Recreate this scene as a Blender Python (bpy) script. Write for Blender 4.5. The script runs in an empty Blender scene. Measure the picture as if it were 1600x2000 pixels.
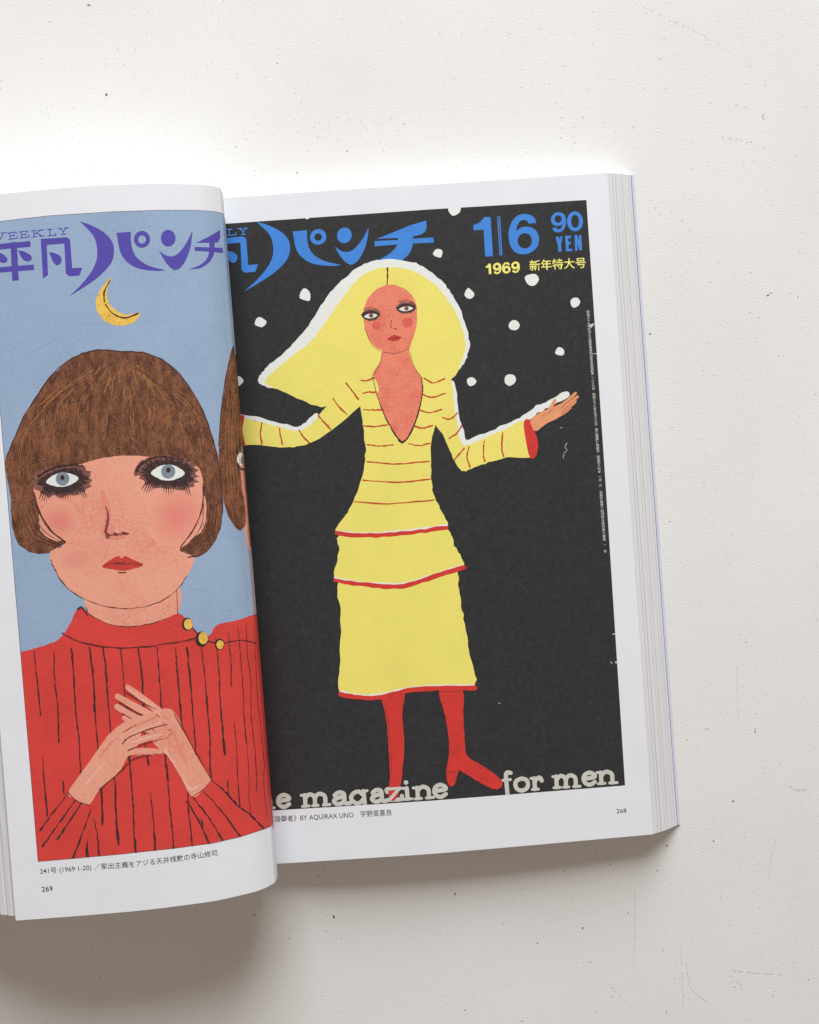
import bpy, math, random
import numpy as np
from mathutils import Vector, Euler
from mathutils.geometry import delaunay_2d_cdt

random.seed(7)
S = bpy.context.scene
COL = S.collection

# ------------------------------------------------------------------ camera
F = 2000.0                      # focal length in photo pixels (photo 1600 x 2000)
CAM_H = 0.40                    # metres above the table
TILT = math.atan((1000 - 800) / F)
cd = bpy.data.cameras.new('camera')
cd.sensor_fit = 'VERTICAL'; cd.sensor_height = 36.0; cd.lens = 36.0
cd.clip_start = 0.01; cd.clip_end = 50
cam = bpy.data.objects.new('camera', cd)
cam.location = (0, 0, CAM_H); cam.rotation_euler = (-TILT, 0, 0)
COL.objects.link(cam); S.camera = cam

# ------------------------------------------------------------------ light: a window above the top of the picture, warm room bounce
S.view_settings.view_transform = 'Standard'
S.view_settings.look = 'None'
S.view_settings.exposure = 0.0
S.view_settings.gamma = 1.0
W = bpy.data.worlds.new('World'); S.world = W; W.use_nodes = True
bg = W.node_tree.nodes['Background']
bg.inputs[0].default_value = (1.0, 0.83, 0.705, 1); bg.inputs[1].default_value = 0.295
ld = bpy.data.lights.new('window_light', 'AREA')
ld.shape = 'RECTANGLE'; ld.size = 1.35; ld.size_y = 1.30
ld.energy = 109.0; ld.color = (0.92, 0.96, 1.0)
lamp = bpy.data.objects.new('window_light', ld)
lamp.location = (0.05, 2.20, 1.04)
lamp.rotation_euler = (Vector((0, -0.02, 0)) - lamp.location).to_track_quat('-Z', 'Y').to_euler()
COL.objects.link(lamp)

# ------------------------------------------------------------------ measuring helpers
_c, _s = math.cos(-TILT), math.sin(-TILT)
def ray(px, py):
    x, y = (px - 800) / F, -(py - 1000) / F
    return np.array([x, _c * y + _s, _s * y - _c])
def un(px, py, z):              # the point seen at a photo pixel and standing z above the table
    r = ray(px, py)
    return np.array([0, 0, CAM_H]) + r * ((z - CAM_H) / r[2])
def pj(P):
    x, y, z = P[0], P[1], P[2] - CAM_H
    cy = _c * y + _s * z; cz = -_s * y + _c * z
    return np.array([800 + F * x / -cz, 1000 - F * cy / -cz])

def lin(c):                     # sRGB 0..255 -> linear
    o = []
    for v in c:
        v /= 255.0
        o.append(v / 12.92 if v <= 0.04045 else ((v + 0.055) / 1.055) ** 2.4)
    return o

# ------------------------------------------------------------------ materials
def N(nt, t, **kw):
    n = nt.nodes.new(t)
    for k, v in kw.items(): setattr(n, k, v)
    return n
def new_mat(name):
    m = bpy.data.materials.new(name); m.use_nodes = True
    nt = m.node_tree
    return m, nt, nt.nodes['Principled BSDF']

def ink(name, c, dark=0.80, light=1.12, grain=1500, blotch=90, rough=0.55, amount=1.0, stretch=None, dark_c=None, k=0.93, spec=0.30):
    """Printed ink: a fine paper grain and wider pigment blotches round one colour."""
    m, nt, b = new_mat(name)
    base = [v / k for v in lin(c)]
    dk = [v / k for v in lin(dark_c)] if dark_c else [v * dark for v in base]
    lt = [min(1, v * light) for v in base]
    tc = N(nt, 'ShaderNodeTexCoord')
    src = tc.outputs['Object']
    if stretch:
        mp = N(nt, 'ShaderNodeMapping'); mp.inputs['Scale'].default_value = stretch[:3]
        mp.inputs['Rotation'].default_value = (0, 0, stretch[3])
        nt.links.new(src, mp.inputs[0]); src = mp.outputs[0]
    n1 = N(nt, 'ShaderNodeTexNoise'); n1.inputs['Scale'].default_value = grain; n1.inputs['Detail'].default_value = 3
    n2 = N(nt, 'ShaderNodeTexNoise'); n2.inputs['Scale'].default_value = blotch; n2.inputs['Detail'].default_value = 5; n2.inputs['Roughness'].default_value = 0.65
    nt.links.new(src, n1.inputs['Vector']); nt.links.new(src, n2.inputs['Vector'])
    a = N(nt, 'ShaderNodeMath', operation='ADD'); nt.links.new(n1.outputs[0], a.inputs[0]); nt.links.new(n2.outputs[0], a.inputs[1])
    r = N(nt, 'ShaderNodeValToRGB')
    e = r.color_ramp.elements
    h = 0.5
    e[0].position = h - 0.22 * amount / 2 * 1.2; e[0].color = (*dk, 1)
    e[1].position = h + 0.22 * amount / 2 * 1.2; e[1].color = (*lt, 1)
    mid = e.new(h); mid.color = (*base, 1)
    hm = N(nt, 'ShaderNodeMath', operation='MULTIPLY'); hm.inputs[1].default_value = 0.5
    nt.links.new(a.outputs[0], hm.inputs[0]); nt.links.new(hm.outputs[0], r.inputs[0])
    nt.links.new(r.outputs[0], b.inputs['Base Color'])
    b.inputs['Roughness'].default_value = rough
    b.inputs['Specular IOR Level'].default_value = spec
    return m

def paper(name, c, rough=0.5):
    m, nt, b = new_mat(name)
    tc = N(nt, 'ShaderNodeTexCoord')
    n = N(nt, 'ShaderNodeTexNoise'); n.inputs['Scale'].default_value = 55; n.inputs['Detail'].default_value = 4
    nt.links.new(tc.outputs['Object'], n.inputs['Vector'])
    r = N(nt, 'ShaderNodeValToRGB')
    r.color_ramp.elements[0].position = 0.3; r.color_ramp.elements[0].color = (*[v * 0.975 for v in c], 1)
    r.color_ramp.elements[1].position = 0.7; r.color_ramp.elements[1].color = (*[min(1, v * 1.01) for v in c], 1)
    nt.links.new(n.outputs[0], r.inputs[0]); nt.links.new(r.outputs[0], b.inputs['Base Color'])
    n2 = N(nt, 'ShaderNodeTexNoise'); n2.inputs['Scale'].default_value = 2200; n2.inputs['Detail'].default_value = 2
    nt.links.new(tc.outputs['Object'], n2.inputs['Vector'])
    bp = N(nt, 'ShaderNodeBump'); bp.inputs['Strength'].default_value = 0.06; bp.inputs['Distance'].default_value = 0.0001
    nt.links.new(n2.outputs[0], bp.inputs['Height']); nt.links.new(bp.outputs[0], b.inputs['Normal'])
    b.inputs['Roughness'].default_value = rough; b.inputs['Specular IOR Level'].default_value = 0.3
    return m

PAPER = paper('coated_paper', (0.812, 0.824, 0.858))

def edge_paper():
    """Cut page edges: fine grey lines along the stack, driven by the stack coordinate in the UV map."""
    m, nt, b = new_mat('page_edges')
    uv = N(nt, 'ShaderNodeUVMap')
    sx = N(nt, 'ShaderNodeSeparateXYZ'); nt.links.new(uv.outputs[0], sx.inputs[0])
    cx = N(nt, 'ShaderNodeCombineXYZ')
    mu = N(nt, 'ShaderNodeMath', operation='MULTIPLY'); mu.inputs[1].default_value = 120
    mv = N(nt, 'ShaderNodeMath', operation='MULTIPLY'); mv.inputs[1].default_value = 3
    nt.links.new(sx.outputs[0], mu.inputs[0]); nt.links.new(sx.outputs[1], mv.inputs[0])
    nt.links.new(mu.outputs[0], cx.inputs[0]); nt.links.new(mv.outputs[0], cx.inputs[1])
    n = N(nt, 'ShaderNodeTexNoise'); n.inputs['Scale'].default_value = 1.0; n.inputs['Detail'].default_value = 5; n.inputs['Roughness'].default_value = 0.7
    nt.links.new(cx.outputs[0], n.inputs['Vector'])
    r = N(nt, 'ShaderNodeValToRGB')
    r.color_ramp.elements[0].position = 0.32; r.color_ramp.elements[0].color = (0.60, 0.585, 0.59, 1)
    r.color_ramp.elements[1].position = 0.50; r.color_ramp.elements[1].color = (0.75, 0.74, 0.75, 1)
    nt.links.new(n.outputs[0], r.inputs[0]); nt.links.new(r.outputs[0], b.inputs['Base Color'])
    b.inputs['Roughness'].default_value = 0.75; b.inputs['Specular IOR Level'].default_value = 0.15
    return m
EDGES = edge_paper()

def table_paint():
    m, nt, b = new_mat('rough_white_paint')
    tc = N(nt, 'ShaderNodeTexCoord'); O = tc.outputs['Object']
    L = nt.links.new
    # wide tone changes
    n = N(nt, 'ShaderNodeTexNoise'); n.inputs['Scale'].default_value = 9; n.inputs['Detail'].default_value = 6; L(O, n.inputs['Vector'])
    r = N(nt, 'ShaderNodeValToRGB')
    r.color_ramp.elements[0].position = 0.32; r.color_ramp.elements[0].color = (0.760, 0.747, 0.718, 1)
    r.color_ramp.elements[1].position = 0.68; r.color_ramp.elements[1].color = (0.800, 0.792, 0.775, 1)
    L(n.outputs[0], r.inputs[0])
    col = r.outputs[0]
    # specks of dirt, three sizes, irregular, gathered in patches
    wob = N(nt, 'ShaderNodeTexNoise'); wob.inputs['Scale'].default_value = 1300; wob.inputs['Detail'].default_value = 2; L(O, wob.inputs['Vector'])
    ws = N(nt, 'ShaderNodeVectorMath', operation='SCALE'); ws.inputs['Scale'].default_value = 0.0008; L(wob.outputs['Color'], ws.inputs[0])
    wv = N(nt, 'ShaderNodeVectorMath', operation='ADD'); L(O, wv.inputs[0]); L(ws.outputs[0], wv.inputs[1])
    patch = N(nt, 'ShaderNodeTexNoise'); patch.inputs['Scale'].default_value = 22; patch.inputs['Detail'].default_value = 3; L(O, patch.inputs['Vector'])
    for scale, rad, keep, tint, sx in ((260, 0.075, 0.86, (0.42, 0.37, 0.32), 1.0), (560, 0.13, 0.66, (0.55, 0.50, 0.45), 0.8), (125, 0.042, 0.88, (0.28, 0.24, 0.21), 1.0)):
        mp = N(nt, 'ShaderNodeMapping'); mp.inputs['Scale'].default_value = (sx, 1, 1); mp.inputs['Location'].default_value = (scale * .013, scale * .007, 0)
        L(wv.outputs[0], mp.inputs[0])
        v = N(nt, 'ShaderNodeTexVoronoi', voronoi_dimensions='2D'); v.inputs['Scale'].default_value = scale; L(mp.outputs[0], v.inputs['Vector'])
        sp = N(nt, 'ShaderNodeSeparateColor'); L(v.outputs['Color'], sp.inputs[0])
        pa = N(nt, 'ShaderNodeMath', operation='MULTIPLY_ADD'); L(patch.outputs[0], pa.inputs[0]); pa.inputs[1].default_value = 0.55; pa.inputs[2].default_value = -0.275
        kk = N(nt, 'ShaderNodeMath', operation='ADD'); L(sp.outputs[0], kk.inputs[0]); L(pa.outputs[0], kk.inputs[1])
        gt = N(nt, 'ShaderNodeMath', operation='GREATER_THAN'); L(kk.outputs[0], gt.inputs[0]); gt.inputs[1].default_value = keep
        rr = N(nt, 'ShaderNodeMath', operation='MULTIPLY'); L(sp.outputs[1], rr.inputs[0]); rr.inputs[1].default_value = rad
        r2 = N(nt, 'ShaderNodeMath', operation='ADD'); L(rr.outputs[0], r2.inputs[0]); r2.inputs[1].default_value = rad * 0.35
        sub = N(nt, 'ShaderNodeMath', operation='SUBTRACT'); L(r2.outputs[0], sub.inputs[0]); L(v.outputs['Distance'], sub.inputs[1])
        sh = N(nt, 'ShaderNodeMath', operation='MULTIPLY', use_clamp=True); L(sub.outputs[0], sh.inputs[0]); sh.inputs[1].default_value = 1.6 / rad
        mk = N(nt, 'ShaderNodeMath', operation='MULTIPLY'); L(sh.outputs[0], mk.inputs[0]); L(gt.outputs[0], mk.inputs[1])
        ms = N(nt, 'ShaderNodeMath', operation='MULTIPLY'); L(mk.outputs[0], ms.inputs[0]); L(sp.outputs[2], ms.inputs[1])
        mx = N(nt, 'ShaderNodeMixRGB'); L(ms.outputs[0], mx.inputs[0]); L(col, mx.inputs[1]); mx.inputs[2].default_value = (*tint, 1)
        col = mx.outputs[0]
    L(col, b.inputs['Base Color'])
    # brushed, pitted relief running across
    mp = N(nt, 'ShaderNodeMapping'); mp.inputs['Scale'].default_value = (0.42, 1, 1); L(O, mp.inputs[0])
    n1 = N(nt, 'ShaderNodeTexNoise'); n1.inputs['Scale'].default_value = 1500; n1.inputs['Detail'].default_value = 3; n1.inputs['Roughness'].default_value = 0.6; L(mp.outputs[0], n1.inputs['Vector'])
    n2 = N(nt, 'ShaderNodeTexNoise'); n2.inputs['Scale'].default_value = 240; n2.inputs['Detail'].default_value = 4; L(mp.outputs[0], n2.inputs['Vector'])
    m1 = N(nt, 'ShaderNodeMath', operation='MULTIPLY'); L(n2.outputs[0], m1.inputs[0]); m1.inputs[1].default_value = 0.35
    ad = N(nt, 'ShaderNodeMath', operation='ADD'); L(n1.outputs[0], ad.inputs[0]); L(m1.outputs[0], ad.inputs[1])
    bp = N(nt, 'ShaderNodeBump'); bp.inputs['Strength'].default_value = 0.36; bp.inputs['Distance'].default_value = 0.00017
    L(ad.outputs[0], bp.inputs['Height']); L(bp.outputs[0], b.inputs['Normal'])
    b.inputs['Roughness'].default_value = 0.7; b.inputs['Specular IOR Level'].default_value = 0.25
    return m
TABLE = table_paint()
MARK = ink('table_dirt', (174, 168, 160), amount=1.6)
MARK_D = ink('table_dark_dirt', (100, 90, 80), amount=1.6)

# ------------------------------------------------------------------ mesh helpers
BOOK = np.array(un(640, 1040, 0.0))
def link(name, verts, faces, mats, parent=None, midx=None, smooth=False, uvs=None):
    me = bpy.data.meshes.new(name)
    off = BOOK if parent is not None else np.zeros(3)
    me.from_pydata([tuple(np.asarray(v) - off) for v in verts], [], faces)
    for m in (mats if isinstance(mats, (list, tuple)) else [mats]): me.materials.append(m)
    if midx is not None: me.polygons.foreach_set('material_index', midx)
    if smooth: me.polygons.foreach_set('use_smooth', [True] * len(faces))
    if uvs is not None:
        ul = me.uv_layers.new(name='UVMap')
        for lp in me.loops: ul.data[lp.index].uv = uvs[lp.vertex_index]
    me.update()
    o = bpy.data.objects.new(name, me); COL.objects.link(o)
    if parent is not None: o.parent = parent
    return o

# ------------------------------------------------------------------ the table top
tt = 0.04
tv = [(-1.1, -1.0, 0), (1.1, -1.0, 0), (1.1, 0.75, 0), (-1.1, 0.75, 0)]
tv += [(x, y, -tt) for x, y, z in tv]
tabletop = link('tabletop', tv, [(0, 1, 2, 3), (7, 6, 5, 4), (0, 4, 5, 1), (1, 5, 6, 2), (2, 6, 7, 3), (3, 7, 4, 0)], TABLE)
tabletop['kind'] = 'structure'; tabletop['label'] = 'rough white painted table top with grey specks and scratches'
tabletop['category'] = 'table'

# ------------------------------------------------------------------ pages as ruled sheets
def catmull(P, n, closed=False):
    P = [np.asarray(p, float) for p in P]; m = len(P); out = []
    segs = m if closed else m - 1
    for i in range(segs):
        if closed: a, b, c, d = P[i - 1], P[i], P[(i + 1) % m], P[(i + 2) % m]
        else:
            b, c = P[i], P[i + 1]
            a = P[i - 1] if i else 2 * b - c
            d = P[i + 2] if i + 2 < m else 2 * c - b
        k = n if np.isscalar(n) else n[i]
        for j in range(k):
            t = j / k
            out.append(0.5 * ((2 * b) + (c - a) * t + (2 * a - 5 * b + 4 * c - d) * t * t + (3 * b - a - 3 * c + d) * t ** 3))
    if not closed: out.append(P[-1])
    return out

def CAM_H_depth(P): return -(-_s * P[1] + _c * (P[2] - CAM_H))
NW = 24                          # rows of the page grid from head to tail
class Sheet:
    """A page between a top and a bottom edge curve; the first nvis points can be addressed by where the photograph shows them."""
    def __init__(s, top, bot, nvis):
        s.T, s.B = np.array(top), np.array(bot); s.n = nvis
        s.pt = np.array([pj(p) for p in top[:nvis]]); s.pb = np.array([pj(p) for p in bot[:nvis]])
        T, B = s.T, s.B
        mid = (T + B) / 2; d = np.gradient(mid, axis=0)
        e = (B - T); nn = np.cross(e, d)
        s.nrm = nn / np.linalg.norm(nn, axis=1)[:, None]
        s.grid = np.array([[pj(s.uw(i, k / NW)) for k in range(NW + 1)] for i in range(nvis)])
    def side(s, i, p):
        a, b = s.pt[i], s.pb[i]
        return (b[1] - a[1]) * (p[0] - a[0]) - (b[0] - a[0]) * (p[1] - a[1])
    def at(s, px, py, h):
        p = (px, py); lo, hi = 0, s.n - 1
        if s.side(lo, p) <= 0: i, f = 0, 0.0
        elif s.side(hi, p) >= 0: i, f = hi - 1, 1.0
        else:
            while hi - lo > 1:
                m = (lo + hi) // 2
                if s.side(m, p) > 0: lo = m
                else: hi = m
            a, b = s.side(lo, p), s.side(hi, p); i, f = lo, a / (a - b)
        T = s.T[i] * (1 - f) + s.T[i + 1] * f; B = s.B[i] * (1 - f) + s.B[i + 1] * f
        n = s.nrm[i] * (1 - f) + s.nrm[i + 1] * f
        a, b = pj(T), pj(B)
        # perspective: w along the world edge that lands on this pixel row
        lo, hi = -0.05, 1.05
        q = ((px - a[0]) * (b[0] - a[0]) + (py - a[1]) * (b[1] - a[1])) / ((b - a) @ (b - a))
        za, zb = CAM_H_depth(T), CAM_H_depth(B)
        w = q * za / (zb + q * (za - zb))
        return T + (B - T) * w + n * h
    def uw(s, i, w, h=0.0):
        return s.T[i] + (s.B[i] - s.T[i]) * w + s.nrm[i] * h

Lz = [44, 44.5, 44.8, 44.2, 42.3, 40.5, 38, 34.8, 32, 30, 28, 24.5]
Lt = [(-84, 387), (19.5, 377), (113, 368), (190, 362.5), (265, 359.7), (311, 359), (351, 359.5), (392, 360.6), (412, 363), (422, 364.8), (430.4, 367.8), (433.5, 374)]
Lb = [(31, 1798), (133, 1790.5), (225, 1783), (301, 1775.5), (375, 1766), (420, 1759.5), (460, 1751), (500, 1741), (520, 1733.5), (530, 1728), (538, 1722.5), (541, 1715)]
def lcurve(pts):
    P = [un(x, y, z / 1000) for (x, y), z in zip(pts, Lz)]
    e = P[-1]
    vis = catmull(P, [3, 3, 3, 4, 4, 4, 5, 4, 4, 5, 7])
    hid = [e + np.array(d) / 1000 for d in ((-0.15, 0, -3.0), (-1.6, 0, -7.5), (-4.5, 0, -11.0), (-8.5, 0, -13.4))]
    return vis, catmull([vis[-2], vis[-1]] + hid, 4)[5:]
(vt, ht), (vb, hb) = lcurve(Lt), lcurve(Lb)
LEFT = Sheet(vt + ht, vb + hb, len(vt))

Rz = [10.3, 11.0, 12.0, 12.9, 13.3, 13.0, 12.0, 10.0]
Rt = [(392, 389), (439, 386), (500, 382.5), (576, 377), (732, 366.5), (840, 360.5), (1000, 350), (1186, 337.5)]
Rb = [(492, 1689.5), (541, 1687), (600, 1683.5), (674, 1678.8), (829, 1668.8), (934, 1660), (1093, 1646), (1276, 1629.5)]
rt = catmull([un(x, y, z / 1000) for (x, y), z in zip(Rt, Rz)], 4)
rb = catmull([un(x, y, z / 1000) for (x, y), z in zip(Rb, Rz)], 4)
RIGHT = Sheet(rt, rb, len(rt))

book = bpy.data.objects.new('open_book', None); book.empty_display_size = 0.05
book.location = BOOK; COL.objects.link(book)
book['label'] = 'thick open paperback showing two printed magazine covers on white table'; book['category'] = 'book'

def page_mesh(sh, name, nw=NW):
    n = len(sh.T); v, f = [], []
    for h in (0.0, -0.00012):
        for i in range(n):
            for k in range(nw + 1): v.append(sh.uw(i, k / nw, h))
    m = nw + 1; o = n * m
    for i in range(n - 1):
        for k in range(nw):
            a = i * m + k
            f.append((a, a + 1, a + m + 1, a + m)); f.append((o + a, o + a + m, o + a + m + 1, o + a + 1))
    for i in range(n - 1):
        a, b = i * m, (i + 1) * m
        f.append((a, b, o + b, o + a)); a += nw; b += nw; f.append((b, a, o + a, o + b))
    for k in range(nw):
        f.append((k + 1, k, o + k, o + k + 1)); a = (n - 1) * m + k; f.append((a, a + 1, o + a + 1, o + a))
    nb = 2 * (n - 1) * nw                      # the rim gets its own vertices, so that the sheet stays evenly shaded to its edge
    g = []
    for q in f[nb:]:
        g.append(tuple(range(len(v), len(v) + 4))); v += [v[i] for i in q]
    o_ = link(name, v, f[:nb] + g, PAPER, book)
    o_.data.polygons.foreach_set('use_smooth', [i < nb for i in range(len(f))])
    return o_
left_page = page_mesh(LEFT, 'page'); left_page['label'] = 'left page with the red sweater picture'
right_page = page_mesh(RIGHT, 'page'); right_page['label'] = 'right page with the yellow dress picture'

# ------------------------------------------------------------------ page blocks and cover
def block(name, top_line, bot_line, depth_dir, base, leaves, label, grooves):
    """Solid stack of leaves: cross-section points at the head and the tail of the book, skinned and capped."""
    n = len(top_line); v = list(top_line) + list(bot_line); f = []
    for i in range(n):
        j = (i + 1) % n; f.append((i, j, n + j, n + i))
    f.append(tuple(range(n - 1, -1, -1))); f.append(tuple(range(n, 2 * n)))
    # uv: running length along the section, so that the edge lines follow the leaves
    uv = []
    for line in (top_line, bot_line):
        for i in range(n): uv.append((leaves[i], 0.0 if line is top_line else 1.0))
    o = link(name, v, f, EDGES, book, uvs=uv); o['label'] = label
    return o

def fore_edge(a_top, a_bot, b_top, b_bot, grooves, sign):
    """From the page edge a down to the board b as many thin leaf steps; grooves are gaps between bundles."""
    T, B, U = [], [], []
    K = 56
    rnd = random.Random(11 if sign > 0 else 5)
    s_list = [i / K for i in range(K + 1)]
    out_t = (b_top - a_top).copy(); out_t[2] = 0; out_t /= np.linalg.norm(out_t)
    for i, s in enumerate(s_list):
        jt = rnd.uniform(-0.00005, 0.00005)
        p = a_top * (1 - s) + b_top * s; q = a_bot * (1 - s) + b_bot * s
        bow = math.sin(math.pi * s) * (0.0006 if sign > 0 else 0.006)
        up = np.array([0, 0, bow])
        T.append(p + out_t * jt + up); B.append(q + out_t * (jt + rnd.uniform(-4e-5, 4e-5)) + up); U.append(s)
        for g, w, dp in grooves:
            if s <= g < s + 1 / K:
                inn = np.array([0, 0, -dp]) - out_t * dp * 0.25
                for e, d in ((0.0, 0), (0.15, 1), (0.85, 1), (1.0, 0)):
                    ss = g + w * e
                    T.append(a_top * (1 - ss) + b_top * ss + inn * d + up); B.append(a_bot * (1 - ss) + b_bot * ss + inn * d + up); U.append(ss)
    return T, B, U

drop = np.array([0, 0, -0.00028])
# right block
a_t, a_b = RIGHT.T[-1] + drop, RIGHT.B[-1] + drop
b_t, b_b = un(1231.5, 342, 0.0013), un(1322.5, 1611.5, 0.0013)
gr = [(0.05, .018, .0007), (0.20, .014, .0005), (0.32, .014, .0006), (0.49, .010, .0003), (0.60, .014, .0006), (0.66, .010, .0004), (0.78, .009, .0003), (0.90, .009, .0002)]
ft, fb, fu = fore_edge(a_t, a_b, b_t, b_b, gr, 1)
gut_t = RIGHT.T[0] + drop; gut_b = RIGHT.B[0] + drop
sec_t = [RIGHT.T[i] + drop for i in range(0, len(RIGHT.T) - 1)] + ft + [gut_t * [1, 1, 0] + [0, 0, 0.0013]]
sec_b = [RIGHT.B[i] + drop for i in range(0, len(RIGHT.B) - 1)] + fb + [gut_b * [1, 1, 0] + [0, 0, 0.0013]]
us = [0.0] * (len(RIGHT.T) - 1) + fu + [0.5]
block('page_block', sec_t, sec_b, None, None, us, 'low stack of pages under the right page', gr)
# left block, its fore edge leaning out past the frame
a_t, a_b = LEFT.uw(0, 0.0015) + [0.0003, 0, -0.0022], LEFT.uw(0, 0.9985) + [0.0003, 0, -0.0022]
b_t, b_b = a_t + [-0.078, -0.003, -a_t[2] + 0.0013], a_b + [-0.078, -0.003, -a_b[2] + 0.0013]
gl = [(0.02, .008, .0006), (0.055, .008, .0006), (0.10, .008, .0007), (0.17, .008, .0006), (0.3, .008, .0006), (0.5, .008, .0006)]
ft, fb, fu = fore_edge(a_t, a_b, b_t, b_b, gl, -1)
idx = list(range(1, len(LEFT.T)))
def under(P, i):                       # follow the curled page a little below it
    d = LEFT.nrm[i] * -0.0006
    return P[i] + d
low = [p for p in idx]
sec_t = ft[::-1] + [under(LEFT.T, i) for i in low] + [LEFT.T[-1] * [1, 1, 0] + [-0.001, 0, 0.0013]]
sec_b = fb[::-1] + [under(LEFT.B, i) for i in low] + [LEFT.B[-1] * [1, 1, 0] + [-0.001, 0, 0.0013]]
us = fu[::-1] + [0.0] * len(low) + [0.5]
block('page_block', sec_t[::-1], sec_b[::-1], None, None, us[::-1], 'tall stack of pages under the left page', gl)

def plate(name, quad, z0, z1, mat, label=None):
    v = [(*q[:2], z1) for q in quad] + [(*q[:2], z0) for q in quad]
    n = len(quad)
    f = [tuple(range(n - 1, -1, -1)), tuple(range(n, 2 * n))] + [(i, (i + 1) % n, n + (i + 1) % n, n + i) for i in range(n)]
    o = link(name, v, f, mat, book)
    if label: o['label'] = label
    return o
COVER = paper('cover_board', (0.66, 0.675, 0.75), 0.4)
BLUE_SHEET = paper('dark_blue_sheet', (0.26, 0.28, 0.44), 0.6)
hinge_t, hinge_b = un(392, 392, 0), un(492, 1686, 0)
lf_t, lf_b = b_t + [-0.001, 0, 0], b_b + [-0.001, 0, 0]
plate('cover', [lf_t, hinge_t, un(1238.5, 341, 0.0008), un(1328.8, 1610.2, 0.0008), hinge_b, lf_b], 0.0001, 0.0008, COVER)
plate('blue_sheet', [lf_t + [.001, 0, 0], hinge_t, un(1233.2, 342.5, 0.0011), un(1324.0, 1611.0, 0.0011), hinge_b, lf_b + [.001, 0, 0]], 0.00083, 0.00118, BLUE_SHEET)  # thin sheet added to draw the dark blue line between block and cover

# ------------------------------------------------------------------ printing: shapes in page measure, laid on the sheet as ink
rj = random.Random(3)
def blob(P, n=6, jit=0.7, closed=True):
    out = catmull(P, n, closed)
    return [(p[0] + rj.gauss(0, jit * .5), p[1] + rj.gauss(0, jit * .5)) for p in out]
def poly(P): return [tuple(map(float, p)) for p in P]
def ell(cx, cy, rx, ry, n=28, rot=0.0, a0=0, a1=360):
    c, s = math.cos(rot), math.sin(rot); o = []
    full = abs(a1 - a0) >= 360
    for i in range(n if full else n + 1):
        t = math.radians(a0 + (a1 - a0) * i / n); x, y = rx * math.cos(t), ry * math.sin(t)
        o.append((cx + c * x - s * y, cy + s * x + c * y))
    return o
def stroke(P, w, w2=None, smooth=True, jit=0.0, n=5, cap=True, wob=0.0):
    """Brush line as polygons: quads along the path plus round joints; the union is taken later."""
    pts = catmull(P, n) if smooth and len(P) > 2 else [np.asarray(p, float) for p in P]
    if jit: pts = [p + np.array([rj.gauss(0, jit), rj.gauss(0, jit)]) for p in pts]
    m = len(pts); w2 = w if w2 is None else w2
    ws = [(w + (w2 - w) * i / max(1, m - 1)) * (1 + (rj.uniform(-wob, wob) if wob else 0)) for i in range(m)]
    out = []
    for i in range(m - 1):
        d = pts[i + 1] - pts[i]; L = np.linalg.norm(d)
        if L < 1e-6: continue
        nn = np.array([-d[1], d[0]]) / L / 2
        a, b = pts[i], pts[i + 1]
        out.append([tuple(a + nn * ws[i]), tuple(b + nn * ws[i + 1]), tuple(b - nn * ws[i + 1]), tuple(a - nn * ws[i])])
    for i in range(m):
        if (0 < i < m - 1) or cap:
            out.append(ell(pts[i][0], pts[i][1], ws[i] / 2, ws[i] / 2, 8))
    return out

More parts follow.
